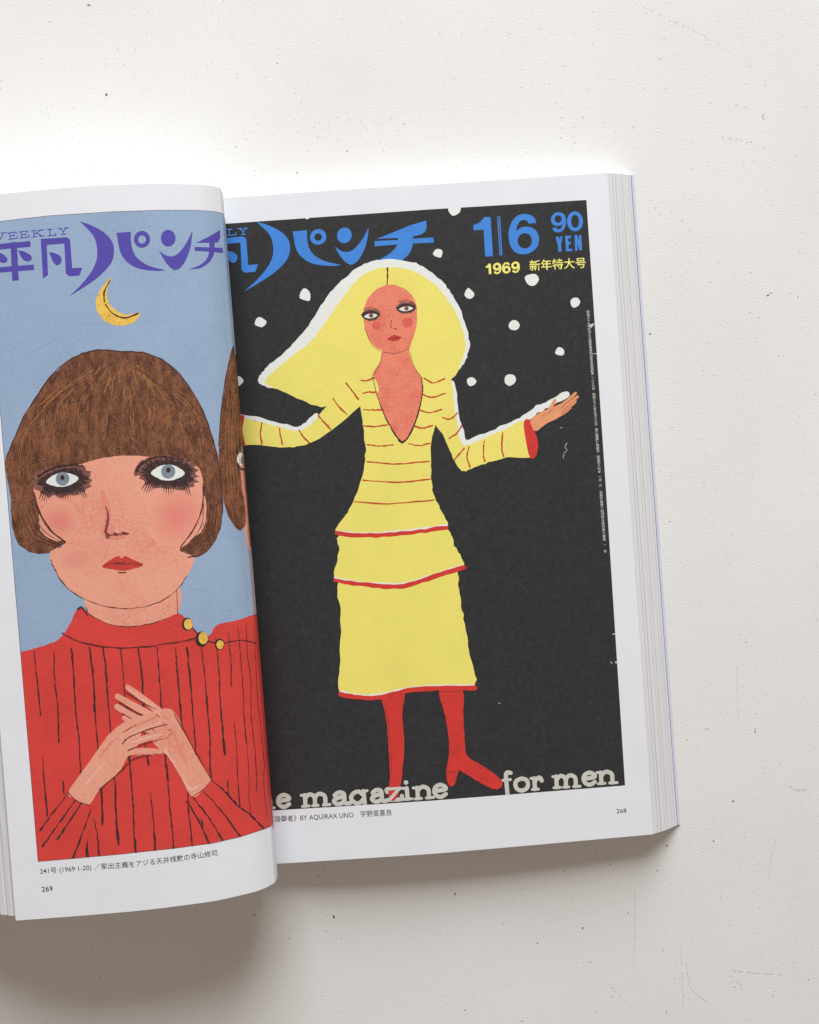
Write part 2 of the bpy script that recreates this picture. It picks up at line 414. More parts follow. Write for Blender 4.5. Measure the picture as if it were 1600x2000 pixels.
class Print:
    def __init__(s, sheet, parent):
        s.sh, s.parent, s.level, s.parts = sheet, parent, 0, {}
    def part(s, name):
        return s.parts.setdefault(name, dict(v=[], f=[], m=[], mats=[]))
    def add(s, name, mat, solids, holes=(), clip=None, level=None):
        if level is None: s.level += 1
        h = 2.2e-6 * (s.level if level is None else level) + 1.2e-5
        sh = s.sh
        polys = [poly(p) for p in solids if len(p) > 2]
        if not polys: return
        ns = len(polys); hl = [poly(p) for p in holes]; nh = len(hl)
        cl = [poly(clip)] if clip is not None else []
        V, Fc = [], []
        for p in polys + hl + cl:
            if sum(a[0] * b[1] - b[0] * a[1] for a, b in zip(p, p[1:] + p[:1])) < 0: p = p[::-1]
            Fc.append(list(range(len(V), len(V) + len(p)))); V += [Vector(q) for q in p]
        xs = [q[0] for p in polys for q in p]; ys = [q[1] for p in polys for q in p]
        x0, x1, y0, y1 = min(xs), max(xs), min(ys), max(ys)
        E = []
        # follow the grid of the sheet itself, so that the ink lies on the curved paper
        G = sh.grid; ids = {}
        def gid(i, k):
            if (i, k) not in ids: ids[(i, k)] = len(V); V.append(Vector(G[i, k]))
            return ids[(i, k)]
        def near(p, q):
            return not (max(p[0], q[0]) < x0 - 1 or min(p[0], q[0]) > x1 + 1 or max(p[1], q[1]) < y0 - 1 or min(p[1], q[1]) > y1 + 1)
        for i in range(sh.n):
            for k in range(NW + 1):
                if k < NW and near(G[i, k], G[i, k + 1]): E.append((gid(i, k), gid(i, k + 1)))
                if i < sh.n - 1 and near(G[i, k], G[i + 1, k]): E.append((gid(i, k), gid(i + 1, k)))
        vo, eo, fo, ov, oe, of = delaunay_2d_cdt(V, E, Fc, 0, 1e-4)
        P = s.part(name)
        if mat not in P['mats']: P['mats'].append(mat)
        mi = P['mats'].index(mat); remap = {}
        co = np.array([tuple(q) for q in vo])
        cen = np.array([co[list(g)].mean(axis=0) for g in fo])
        def within(plist):
            hit = np.zeros(len(cen), bool)
            for p in plist:
                q = np.array(p); lo, hi_ = q.min(axis=0), q.max(axis=0)
                idx = np.nonzero(~hit & (cen[:, 0] >= lo[0]) & (cen[:, 0] <= hi_[0]) & (cen[:, 1] >= lo[1]) & (cen[:, 1] <= hi_[1]))[0]
                if not len(idx): continue
                x, y = cen[idx, 0][:, None], cen[idx, 1][:, None]
                x1_, y1_ = q[:, 0][None], q[:, 1][None]; x2_, y2_ = np.roll(q[:, 0], -1)[None], np.roll(q[:, 1], -1)[None]
                dy = np.where(y2_ == y1_, 1e-12, y2_ - y1_)
                c = ((y1_ > y) != (y2_ > y)) & (x < (x2_ - x1_) * (y - y1_) / dy + x1_)
                hit[idx] |= (c.sum(axis=1) % 2 == 1)
            return hit
        keep = within(polys)
        if hl: keep &= ~within(hl)
        if cl: keep &= within(cl)
        for face, ok in zip(fo, keep):
            if not ok: continue
            g = []
            for i in face:
                if i not in remap:
                    remap[i] = len(P['v']); P['v'].append(sh.at(vo[i][0], vo[i][1], h))
                g.append(remap[i])
            P['f'].append(tuple(reversed(g))); P['m'].append(mi)
    def tris(s, name, mat, pts, faces, level=4):
        h = 2.2e-6 * level + 1.2e-5
        P = s.part(name)
        if mat not in P['mats']: P['mats'].append(mat)
        mi = P['mats'].index(mat); o = len(P['v'])
        P['v'] += [s.sh.at(x, y, h) for x, y in pts]
        for f in faces: P['f'].append(tuple(o + i for i in f)); P['m'].append(mi)
    def world(s, name, mat, verts, faces):
        P = s.part(name)
        if mat not in P['mats']: P['mats'].append(mat)
        mi = P['mats'].index(mat); o = len(P['v'])
        P['v'] += verts
        for f in faces: P['f'].append(tuple(o + i for i in f)); P['m'].append(mi)
    def finish(s):
        up = None
        for name, P in s.parts.items():
            # all ink faces away from the paper
            fs = []
            for f in P['f']:
                a, b, c = (np.asarray(P['v'][i]) for i in f[:3])
                n = np.cross(b - a, c - a)
                fs.append(f if n[2] >= 0 else tuple(reversed(f)))
            o = link(name.rstrip('#'), P['v'], fs, P['mats'], s.parent, midx=P['m'], smooth=True)
            o.parent = s.parent

def text_mesh(txt, bold=0.0):
    cu = bpy.data.curves.new('t', 'FONT'); cu.body = txt; cu.size = 1.0; cu.offset = bold; cu.resolution_u = 3
    cu.fill_mode = 'FRONT'
    o = bpy.data.objects.new('t', cu); COL.objects.link(o)
    bpy.context.view_layer.update()
    me = bpy.data.meshes.new_from_object(o.evaluated_get(bpy.context.evaluated_depsgraph_get()))
    v = [(p.co.x, p.co.y) for p in me.vertices]; f = [tuple(p.vertices) for p in me.polygons]
    bpy.data.objects.remove(o); bpy.data.curves.remove(cu); bpy.data.meshes.remove(me)
    return v, f
def text_on(P, name, mat, txt, path, height, bold=0.0, cap=0.73, fit=True):
    """Text warped along a path in page measure: height = height of a capital, width fitted to the path."""
    v, f = text_mesh(txt, bold)
    if not v: return
    x0 = min(p[0] for p in v); x1 = max(p[0] for p in v)
    pts = [np.asarray(p, float) for p in path]
    sl = [0]
    for a, b in zip(pts, pts[1:]): sl.append(sl[-1] + np.linalg.norm(b - a))
    out = []
    for x, y in v:
        d = (x - x0) / (x1 - x0) * sl[-1] if fit else (x - x0) * height / cap
        k = 0
        while k < len(pts) - 2 and d > sl[k + 1]: k += 1
        t = (pts[k + 1] - pts[k]) / (sl[k + 1] - sl[k]); nn = np.array([t[1], -t[0]])
        q = pts[k] + t * (d - sl[k]) + nn * y * height / cap
        out.append((q[0], q[1]))
    P.tris(name, mat, out, f)

# ------------------------------------------------------------------ inks
BLACK = ink('black_print', (48, 48, 49), light=1.55, dark=0.75, grain=1500, blotch=420, amount=1.5, rough=0.5, spec=0.28)
YELLOW = ink('yellow_print', (232, 220, 112), dark=0.93, light=1.05, blotch=60, amount=1.2)
WHITEP = ink('off_white_print', (226, 228, 222), dark=0.96, light=1.03, amount=1.2)
GREYP = ink('pale_grey_print', (200, 199, 190), dark=0.88, light=1.06, blotch=300, amount=1.2)
REDP = ink('red_print', (206, 58, 52), dark=0.82, light=1.10, blotch=140)
REDS = ink('sweater_red_print', (209, 66, 60), dark=0.86, light=1.08, blotch=60)
STRIPE = ink('rust_stripe_print', (190, 74, 48), dark=0.75, light=1.1, blotch=400)
SKINR = ink('salmon_print', (226, 130, 105), dark_c=(212, 98, 84), light=1.12, blotch=160, amount=1.2)
SKINL = ink('peach_print', (226, 158, 134), dark_c=(218, 128, 110), light=1.08, blotch=38, amount=1.15)
PINK = ink('blush_print', (218, 118, 108), dark=0.92, light=1.05, blotch=90)
PINK2 = ink('pale_blush_print', (221, 135, 117), dark=0.94, light=1.05, blotch=90)
BLUSHR = ink('cheek_print', (213, 98, 84), dark=0.92, light=1.08, blotch=200)
HAND = ink('orange_hand_print', (224, 152, 108), dark_c=(205, 122, 82), light=1.06, blotch=150)
BLUE = ink('blue_print', (67, 134, 215), dark=0.92, light=1.05, blotch=200, k=0.98)
PURPLE = ink('violet_print', (82, 72, 162), dark=0.93, light=1.05, blotch=200)
SKY = ink('slate_blue_print', (148, 169, 195), dark_c=(134, 156, 184), light=1.05, blotch=32, amount=1.4)
BROWN = ink('brown_hair_print', (112, 71, 50), dark_c=(72, 42, 33), light=1.75, blotch=170, amount=0.80, stretch=(3.0, 1.0, 1, 0.08))
BROWN_D = ink('dark_brown_print', (74, 44, 34), light=1.3, blotch=300)
BROWN_L = ink('light_brown_print', (156, 104, 62), light=1.15, dark=0.75, blotch=500)
LINE = ink('charcoal_line_print', (60, 42, 42), light=1.8, dark=0.7, blotch=700, amount=1.0)
LINER = ink('red_brown_line_print', (118, 48, 44), light=1.3, dark=0.6, blotch=700)
GOLD = ink('gold_print', (228, 188, 84), dark_c=(200, 146, 60), light=1.1, blotch=300)
LIP = ink('lip_print', (192, 62, 56), dark=0.8, light=1.12, blotch=300)
EYEW = ink('eye_white_print', (222, 226, 220), dark=0.95, light=1.03)
IRIS = ink('iris_print', (124, 136, 146), dark=0.7, light=1.2, blotch=600)
IRISB = ink('brown_iris_print', (150, 96, 66), dark=0.7, light=1.1, blotch=600)
TEXTK = ink('caption_black', (62, 62, 66), dark=0.9, light=1.1)
YTEXT = ink('yellow_text_print', (236, 228, 120), dark=0.94, light=1.04)

# ------------------------------------------------------------------ masthead lettering, shared by both printed covers
LOGO = dict(
    hei=[[(-60, 442), (190, 418), (192, 455), (-58, 477)], [(-70, 588), (210, 565), (215, 600), (-68, 622)], [(66, 426), (106, 424), (118, 665), (77, 668)]],
    hei_drop=[[(112, 475), (152, 484), (190, 505), (200, 528), (188, 543), (165, 545), (140, 530)], [(-28, 486), (15, 498), (46, 528), (42, 550), (18, 556), (-8, 540)]],
    bon=[[(255, 405), (292, 402), (301, 632), (269, 653)], [(256, 406), (418, 394), (436, 406), (440, 432), (258, 446)], [(402, 425), (440, 425), (452, 588), (516, 585), (497, 635), (432, 639), (412, 622)]],
    bon_drop=[[(307, 487), (348, 496), (378, 515), (386, 540), (375, 562), (355, 571), (332, 548)]],
    paren=[[(500, 296), (575, 322), (655, 368), (705, 430), (712, 500), (690, 565), (620, 640), (530, 705), (429, 767), (500, 700), (570, 612), (604, 535), (606, 455), (580, 380)]],
    pa=[[(728, 367), (818, 361), (820, 420), (832, 480), (865, 530), (930, 572), (1036, 601), (985, 606), (905, 599), (840, 580), (785, 540), (750, 480)]],
)
SMOOTH = {'paren': (0, 8), 'pa': (0, 1, 6)}
def arcs(P, corners, n=5):
    """Closed outline that is smooth except at the given corner indices."""
    m = len(P); out = []
    cs = sorted(corners)
    for a, b in zip(cs, cs[1:] + [cs[0] + m]):
        seg = [P[i % m] for i in range(a, b + 1)]
        out += [tuple(p) for p in (catmull(seg, n)[:-1] if len(seg) > 2 else [np.array(seg[0])])]
    return out
def logo_shapes(fn):
    S_, H_ = [], []
    for k in ('hei', 'bon'): S_ += [[fn(p) for p in q] for q in LOGO[k]]
    for k in ('hei_drop', 'bon_drop'): S_ += [[fn(p) for p in arcs(q, [0], 4)] for q in LOGO[k]]
    S_.append([fn(p) for p in arcs(LOGO['paren'][0], [0, 8])])
    S_.append([fn(p) for p in arcs(LOGO['pa'][0], [0, 1, 6])])
    S_.append([fn(p) for p in ell(888, 408, 51, 53)]); H_.append([fn(p) for p in ell(888, 409, 24, 25)])
    S_.append([fn(p) for p in ell(1052, 401, 46, 53)])
    S_.append([fn(p) for p in arcs([(994, 477), (1032, 505), (1075, 514), (1118, 492), (1165, 430), (1204, 352), (1194, 440), (1172, 515), (1138, 575), (1098, 601), (1058, 578), (1022, 530)], [0, 5])])
    return S_, H_
# slab letters for the small WEEKLY line, in a unit box (y up)
SLAB = dict(
    W=[[(.0, 1), (.28, 1)], [(.72, 1), (1, 1)], [(.14, 1), (.32, 0)], [(.32, 0), (.5, .8)], [(.5, .8), (.68, 0)], [(.68, 0), (.86, 1)]],
    E=[[(.2, 0), (.2, 1)], [(0, 1), (.9, 1)], [(0, 0), (.95, 0)], [(.2, .52), (.65, .52)], [(.9, 1), (.9, .75)], [(.95, 0), (.95, .28)], [(.65, .65), (.65, .38)]],
    K=[[(.2, 0), (.2, 1)], [(0, 1), (.42, 1)], [(0, 0), (.42, 0)], [(.2, .4), (.8, 1)], [(.62, 1), (1, 1)], [(.4, .58), (.82, 0)], [(.62, 0), (1, 0)]],
    L=[[(.25, 0), (.25, 1)], [(0, 1), (.55, 1)], [(0, 0), (.95, 0)], [(.95, 0), (.95, .35)]],
    Y=[[(.0, 1), (.38, 1)], [(.62, 1), (1, 1)], [(.18, 1), (.5, .48)], [(.82, 1), (.5, .48)], [(.5, .48), (.5, 0)], [(.28, 0), (.72, 0)]],
)
def slab_text(items, w):
    out = []
    for ch, x0, y0, x1, y1, hgt in items:      # baseline left and right, cap height
        ax = np.array([x1 - x0, y1 - y0]); up = np.array([ax[1], -ax[0]]); up = up / np.linalg.norm(up) * hgt
        for st in SLAB[ch]:
            out += stroke([np.array([x0, y0]) + ax * p[0] + up * p[1] for p in st], w, smooth=False)
    return out

# ================================================================== LEFT PRINT
PL = Print(LEFT, left_page)
L_TOP = [(-29.5, 436.5), (0, 433), (94, 422), (219, 414), (312, 411), (375, 411), (405, 412.4), (422, 414.2), (432, 416.8), (436, 418.6), (437.4, 420.5)]
L_BOT = [(532.4, 1609), (531, 1611.8), (527, 1614.5), (506, 1622), (469, 1634), (412, 1647), (337, 1657), (225, 1669), (75, 1682)]
LBG = L_TOP + L_BOT
VIS = LBG                                         # everything on this page is clipped to the printed picture
PL.add('printed_picture', LINE, [[(x + (-0.9 if x < 80 else 0), y + (-0.9 if y < 500 else 0.9)) for x, y in LBG]])
PL.add('printed_picture', SKY, [LBG]); PL.level = 5
A = lambda mat, solids, holes=(): PL.add('printed_picture', mat, solids, holes, clip=VIS)

SMUDGE = ink('smudge_print', (128, 84, 76), dark=.7, light=1.25, blotch=500)
CREASE = ink('crease_print', (137, 158, 184), dark=.95, light=1.03)
PL.add('printed_picture', CREASE, stroke([(150, 632), (205, 632), (280, 628), (375, 630)], .8, .6, jit=.4, wob=.4) + stroke([(60, 690), (110, 660), (128, 620), (132, 560)], .8, .6, jit=.4, wob=.4) + stroke([(84, 1232), (104, 1240), (128, 1216)], .7, .7, jit=.3) + stroke([(300, 1148 + 20), (370, 1150), (440, 1158)], .6, .6, jit=.3), clip=VIS)
# crescent moon
A(GOLD, [blob([(218, 543), (198, 563), (187, 594), (201, 624), (233, 636), (263, 629), (273, 611), (246, 615), (225, 604), (211, 587), (210, 564)], 5, .9)])
A(LINE, stroke([(216, 546), (204, 570), (204, 590)], 2.4, 3.6, wob=.5) + stroke([(206, 594), (220, 612), (244, 621), (270, 612)], 2.2, 3.2, wob=.5))

# second sitter at the fold
A(SKINL, [[(462, 900), (480, 900), (520, 1300), (496, 1190), (489, 1090), (480, 1050)]])
A(BROWN, [blob([(456, 676), (446, 716), (434, 790), (427, 880), (433, 955), (446, 1008), (468, 1036), (480, 1020), (478, 985), (470, 930), (474, 860), (500, 800), (480, 690)], 5, .8)])
A(EYEW, [ell(470, 897, 7, 13)])
A(IRIS, [ell(473, 899, 3.4, 8)])
A(LINE, stroke([(462, 885), (466, 872), (472, 866)], 6, 4, wob=.3) + stroke([(463, 905), (468, 914), (475, 917)], 5, 4, wob=.3))
A(BROWN_D, stroke([(441, 985), (456, 1018), (470, 1034)], 1.6, 1.2) + stroke([(450, 975), (462, 1010), (474, 1028)], 1.6, 1.2) + stroke([(456, 676), (444, 722), (433, 792), (427, 870)], 1.6, 1.4, wob=.5))
rr = random.Random(21)
A(BROWN_L, sum([stroke([(448 + k, 740 + rr.uniform(-20, 20)), (438 + k * 1.2, 850), (444 + k * 1.3, 960 + rr.uniform(-20, 20))], 0.7, 1.1) for k in (2, 7, 12, 17, 22, 27)], []))

# sweater
A(REDS, [blob([(40, 1276), (80, 1263), (112, 1250), (128, 1234), (140, 1212), (150, 1192), (164, 1190), (196, 1212), (240, 1224), (300, 1217), (342, 1200), (360, 1206), (374, 1226), (394, 1246), (412, 1238), (424, 1220), (460, 1212), (490, 1202), (520, 1190)], 5, .9)[:-5] + [(560, 1190), (570, 1640), (60, 1700), (40, 1300)]])
# neck and head
A(SKINL, [blob([(164, 1140), (166, 1178), (176, 1200), (226, 1222), (285, 1219), (346, 1199), (344, 1140), (250, 1110)], 5, .6)])
A(LINE, stroke([(168, 1186), (178, 1202), (228, 1223), (286, 1220), (350, 1199)], 1.6, 1.4, jit=.5, wob=.5) + stroke([(345, 1150), (347, 1198)], 1.4, jit=.3))
A(BROWN, [blob([(190, 683), (238, 686), (288, 691), (334, 714), (376, 764), (407, 830), (427, 905), (434, 985), (426, 1042), (398, 1080), (368, 1087), (350, 1078), (250, 1100), (133, 1062), (112, 1076), (76, 1081), (42, 1068), (25, 1030), (20, 965), (10, 905), (28, 856), (58, 796), (98, 738), (142, 700)], 6, 1.0)])
FACE = [(66, 962), (78, 1000), (100, 1036), (128, 1058), (108, 1072), (97, 1082), (106, 1112), (130, 1146), (172, 1172), (232, 1188), (292, 1182), (336, 1160), (366, 1124), (380, 1090), (360, 1080), (352, 1070), (378, 1034), (395, 992), (397, 944), (384, 910), (330, 896), (238, 890), (172, 902), (104, 924), (72, 936)]
A(SKINL, [blob(FACE, 6, .7)])
# blush in three soft tones
for j in range(6):
    k = 1.15 - j * .17
    c = [226 - 5 * j / 5, 156 - 24 * j / 5, 133 - 15 * j / 5]
    mat = ink('blush_print', c, dark=0.95, light=1.04, blotch=70)
    A(mat, [blob([(p[0] * k * 1.0 + 346, p[1] * k + 1008) for p in ell(0, 0, 48, 58, 9, .6)], 4, 4.0), blob([(p[0] * k + 116, p[1] * k + 1018) for p in ell(0, 0, 36, 34, 9, .4)], 4, 3.5)]
      + ([blob([(p[0] * k + 150, p[1] * k + 1092) for p in ell(0, 0, 30, 18, 9)], 4, 2.0)] if j < 3 else []))
# hair strokes, crown to tips
rr = random.Random(5)
hl, hd = [], []
for i in range(70):
    t = rr.uniform(0.03, .97)
    bx = 20 + 400 * t; c = (t - .5) * 2
    by = 880 + rr.uniform(-25, 4) if .1 < t < .9 else 960 + rr.uniform(-50, 60)
    tx = 232 + c * 70 + rr.uniform(-10, 10); ty = 702 + abs(c) * 28
    f0, f1 = sorted((rr.uniform(0, .9), rr.uniform(.1, 1)))
    mid = (tx * .35 + bx * .65 + c * 38, ty * .55 + by * .45)
    cv = catmull([(tx, ty), mid, (bx, by)], 10)
    seg = cv[int(f0 * 20):max(int(f0 * 20) + 3, int(f1 * 20))][:21]
    if len(seg) > 1: (hl if i % 3 else hd).append(stroke(seg, rr.uniform(.6, 2.4), rr.uniform(.5, 1.6), smooth=False, jit=.6, wob=.6))
for off in (0, 7, 13, 19, 26):
    hd.append(stroke([(70 - off, 985 + off), (92 - off, 1030 + off * .8), (128 - off * .4, 1060 + off * .35)], 1.2, 1.6, wob=.5))
    hd.append(stroke([(398 + off, 985), (392 + off * .9, 1030 + off * .3), (358 + off * .6, 1074 + off * .3)], 1.2, 1.6, wob=.5))
for i in range(420):
    t = rr.uniform(0.02, .98); c = (t - .5) * 2; u = rr.random() ** .8
    top = np.array((232 + c * 80, 700 + abs(c) * 30)); bot = np.array((18 + 412 * t, 885 if .13 < t < .88 else 1040)); mid = np.array((top[0] * .3 + bot[0] * .7 + c * 36, top[1] * .55 + bot[1] * .45))
    p = (1 - u) ** 2 * top + 2 * u * (1 - u) * mid + u * u * bot; d = 2 * (1 - u) * (mid - top) + 2 * u * (bot - mid); d = d / np.linalg.norm(d); nn = np.array([-d[1], d[0]])
    L = rr.uniform(2, 9); w = rr.uniform(.35, .85); p = p + nn * rr.gauss(0, 3)
    if not (t < .1 or t > .9) and p[1] > 892: continue
    if math.hypot((p[0] - 225) / 207, (p[1] - 895) / 206) > .97 and p[1] < 895: continue
    (hl if rr.random() < .6 else hd).append([[tuple(p - d * L + nn * w * .4), tuple(p + nn * w), tuple(p + d * L), tuple(p - nn * w)]])
A(BROWN_L, sum(hl, [])); A(BROWN_D, sum(hd, []))
# contour lines
A(BROWN_D, stroke([(190, 683), (142, 699), (98, 737), (58, 795), (28, 855), (12, 900)], 2.0, 1.6, jit=.5, wob=.5) + stroke([(190, 683), (238, 686), (288, 691), (334, 714), (376, 764), (407, 830), (427, 905), (434, 985), (426, 1042), (398, 1081), (368, 1088)], 2.2, 2.0, jit=.5, wob=.5)
  + stroke([(100, 1094), (108, 1114), (132, 1148), (174, 1174), (232, 1189), (292, 1183), (336, 1161), (366, 1125)], 1.8, 1.2, jit=.6, wob=.6) + stroke([(66, 962), (78, 1000), (100, 1036), (128, 1058)], 2.4, 2.6, wob=.4) + stroke([(397, 944), (395, 992), (378, 1034), (353, 1068)], 2.2, 2.6, wob=.4))
# eyes: plain almond shapes with a dark lid
def eye(cx, cy, w, h, rot, lid):
    c, s = math.cos(rot), math.sin(rot)
    f = lambda x, y: (cx + c * x * w - s * y * h, cy + s * x * w + c * y * h)
    er = random.Random(int(cx))
    core = catmull([(-1.5, .1), (-1.05, -1.15), (0, -1.6), (1.05, -1.2), (1.5, .0), (1.15, 1.25), (.1, 1.75 + lid), (-1.05, 1.4 + lid)], 12, True)
    A(SMUDGE, [[f(p[0] * (k := er.uniform(1.06, 1.34)), p[1] * k) for p in core[::2]]])
    A(LINE, [[f(p[0] * (k := er.uniform(.86, 1.12)), p[1] * k) for p in core]]
      + sum([stroke([f(x, 1.3), f(x * 1.2, 2.3 + lid * .8 + .35 * math.sin(i * 7))], 3.2, .7, smooth=False) for i, x in enumerate(np.linspace(-1.25, 1.2, 21))], [])
      + sum([stroke([f(x, -1.2), f(x * 1.25, -2.35 + .2 * math.sin(i * 5))], 2.2, .7, smooth=False) for i, x in enumerate(np.linspace(-1.0, 1.1, 8))], []))
    A(EYEW, [blob([f(-1, .15), f(-.5, -.72), f(.1, -.95), f(.62, -.66), f(1, .0), f(.5, .72), f(-.1, .95), f(-.6, .7)], 5, .4)])
    A(IRIS, [ell(*f(.02, -.12), w * .42, w * .42)]); A(LINE, [ell(*f(.02, -.3), w * .13, w * .15)])
eye(122, 937, 32, 14.5, -.07, .1); eye(328, 923, 33, 16.5, .06, -.1)
A(SMUDGE, stroke([(266, 926), (272, 910), (292, 897), (322, 893)], 10, 5, wob=.4, jit=.8) + stroke([(76, 932), (104, 917), (140, 910), (166, 914)], 8, 5, wob=.4, jit=.8))
A(LINE, stroke([(267, 922), (273, 909), (292, 897), (322, 892), (356, 898)], 6, 3.0, wob=.5, jit=.5) + stroke([(76, 930), (104, 915), (140, 908), (164, 911)], 5, 3.0, wob=.5, jit=.5))
# nose, mouth
A(PINK2, [blob([(196, 962), (206, 962), (216, 994), (216, 1022), (226, 1040), (248, 1042), (236, 1052), (206, 1050), (200, 1034), (206, 1006)], 4, 1.2)])
A(SMUDGE, stroke([(207, 990), (211, 1008), (209, 1024), (206, 1038), (212, 1047)], 2.0, 7, wob=.5, jit=.6) + stroke([(218, 1045), (250, 1042)], 4, 3, smooth=False, wob=.5))
A(LINER, stroke([(208, 992), (212, 1008), (211, 1024), (207, 1040), (216, 1046)], 2.0, 4.0, wob=.4) + stroke([(224, 1042), (228, 1045)], 5) + stroke([(240, 1040), (246, 1042)], 4))
A(LIP, [blob([(200, 1106), (218, 1092), (232, 1086), (238, 1090), (246, 1086), (262, 1094), (280, 1103), (262, 1110), (240, 1114), (218, 1111)], 5, .6)])
A(LINER, stroke([(202, 1106), (222, 1101), (238, 1102), (258, 1101), (278, 1103)], 1.2, 1.2, jit=.4) + stroke([(226, 1100), (244, 1100)], 4, 3) + stroke([(232, 1118), (246, 1118)], 2.4, 2.4))
# ribs of the knit
ribs = []
rr = random.Random(9)
for i, x in enumerate([68, 104, 140, 176, 203, 236, 272, 308, 345, 367, 396, 424, 448, 468, 484, 498, 510]):
    y = (1272 if x < 110 else 1264) if x < 420 else 1236 + (x - 448) * -.4
    yb = 1700
    pts = []
    while y < yb:
        pts.append((x + (y - 1270) * .078 * (1 if x < 440 else .9) + rr.gauss(0, 1.2), y)); y += rr.uniform(45, 80)
    narrow = max(.35, min(1, (520 - x) / 120))
    k = 0
    while k < len(pts) - 2:
        e = min(len(pts), k + rr.choice((3, 4, 5)))
        ribs += stroke(pts[k:e], rr.uniform(1.6, 3.2) * narrow, rr.uniform(2.2, 4.8) * narrow, wob=.45, jit=.35, n=7)
        k = e - 1 if rr.random() < .7 else e
A(LINE, ribs)
A(REDS, [blob([(132, 1236), (146, 1206), (158, 1192), (196, 1213), (240, 1225), (300, 1218), (350, 1199), (372, 1226), (388, 1246), (340, 1256), (250, 1265), (172, 1256)], 5, .8)])
A(LINE, stroke([(122, 1236), (150, 1252), (200, 1263), (258, 1265), (330, 1257), (386, 1246)], 1.8, 2.2, jit=.5, wob=.6) + stroke([(374, 1224), (398, 1248), (430, 1256), (470, 1250), (500, 1256)], 2.6, 1.4, wob=.4) + stroke([(152, 1190), (160, 1186), (172, 1202)], 3.6, 2.6))
A(LINE, [ell(366, 1219, 11, 13, 16), ell(394, 1248, 13, 15, 16), ell(429, 1258, 9.5, 11, 16)])
A(GOLD, [ell(368, 1219, 8.5, 10.5, 16), ell(397, 1246, 9, 12, 16), ell(430, 1259, 7.2, 8.6, 16)])
# sleeves
A(REDS, [blob([(60, 1640), (100, 1586), (136, 1546), (176, 1570), (182, 1590), (170, 1640), (150, 1690), (60, 1700)], 4, .8), blob([(374, 1556), (412, 1524), (450, 1562), (500, 1605), (540, 1625), (500, 1660), (430, 1680), (400, 1610)], 4, .8)])
sl = []
for a, b in (((136, 1546), (78, 1622)), ((150, 1560), (84, 1652)), ((160, 1568), (112, 1640)), ((178, 1580), (140, 1684)), ((184, 1600), (194, 1676)), ((412, 1524), (462, 1572)), ((462, 1572), (516, 1620)), ((392, 1540), (468, 1632)), ((376, 1556), (440, 1650)), ((364, 1564), (410, 1650))):
    sl += stroke([a, ((a[0] + b[0]) / 2 + 2, (a[1] + b[1]) / 2 - 3), b], 2.0, 3.6, wob=.5, jit=.5, n=8)
A(LINE, sl)
# hands laid one over the other
rh = [blob([(376, 1556), (350, 1512), (328, 1478), (300, 1450), (292, 1416), (306, 1392), (330, 1384), (348, 1402), (372, 1452), (394, 1494), (413, 1522), (398, 1540)], 5, .6)]
for a, m, b, w in (((322, 1398), (282, 1366), (250, 1342), 15), ((314, 1408), (268, 1382), (230, 1360), 16), ((306, 1418), (262, 1400), (229, 1380), 16), ((302, 1428), (268, 1418), (243, 1402), 13)):
    rh += stroke([a, m, b], w, w * .72)
A(SKINL, rh)
A(LINER, stroke([(246, 1352), (286, 1376), (312, 1388)], 3.2, 1.4, wob=.5) + stroke([(234, 1372), (268, 1392), (300, 1404)], 3.4, 1.4, wob=.5) + stroke([(240, 1394), (266, 1408), (292, 1416)], 2.2, 1.2, wob=.5) + stroke([(340, 1394), (372, 1450), (412, 1522)], 2.6, 2.2, wob=.5, jit=.4))
lh = [blob([(134, 1548), (160, 1508), (186, 1472), (212, 1436), (240, 1412), (262, 1404), (276, 1424), (268, 1458), (248, 1480), (232, 1510), (196, 1540), (174, 1572), (150, 1562)], 5, .6)]
for a, m, b, w in (((240, 1422), (282, 1402), (314, 1388), 13), ((250, 1436), (294, 1414), (330, 1404), 15), ((252, 1452), (298, 1438), (332, 1430), 15), ((246, 1470), (284, 1466), (316, 1468), 13)):
    lh += stroke([a, m, b], w, w * .74)
A(SKINL, lh)
A(LINER, stroke([(240, 1430), (270, 1414), (306, 1400)], 1.8, 1.2, wob=.5) + stroke([(240, 1452), (252, 1440), (292, 1424), (328, 1414)], 3.4, 1.2, wob=.6) + stroke([(250, 1466), (284, 1452), (330, 1440)], 2.2, 1.2, wob=.5) + stroke([(330, 1424), (336, 1431), (328, 1438)], 1.2)
  + stroke([(196, 1541), (234, 1508), (262, 1482), (300, 1474)], 2.2, 2.0, wob=.5, jit=.4) + stroke([(134, 1548), (150, 1564), (176, 1573)], 2.6, 2.0, wob=.4) + stroke([(374, 1557), (398, 1541), (413, 1523)], 1.4))
HILITE = ink('pale_skin_print', (232, 180, 160), dark=.94, light=1.04, blotch=300)
A(PINK2, stroke([(262, 1420), (282, 1410), (304, 1402)], 4, 2.5, wob=.5, jit=.5) + stroke([(256, 1474), (280, 1472), (300, 1474)], 3.5, 2.5, wob=.5, jit=.5) + stroke([(336, 1420), (346, 1450), (362, 1486)], 7, 5, wob=.5, jit=.8) + stroke([(196, 1478), (216, 1452), (232, 1440)], 6, 4, wob=.5, jit=.8))
A(HILITE, stroke([(262, 1450), (288, 1440), (318, 1434)], 2.6, 2, wob=.5, jit=.4) + stroke([(262, 1432), (288, 1420), (316, 1410)], 2.2, 1.8, wob=.5, jit=.4) + stroke([(250, 1346), (276, 1364), (300, 1380)], 2.2, 1.8, wob=.5) + stroke([(168, 1530), (186, 1510), (206, 1490)], 3.5, 2.5, wob=.6, jit=.8) + stroke([(356, 1520), (372, 1540), (386, 1536)], 4, 3, wob=.6, jit=.8) + stroke([(320, 1460), (330, 1476), (344, 1496)], 3.4, 2.4, wob=.6, jit=.8))
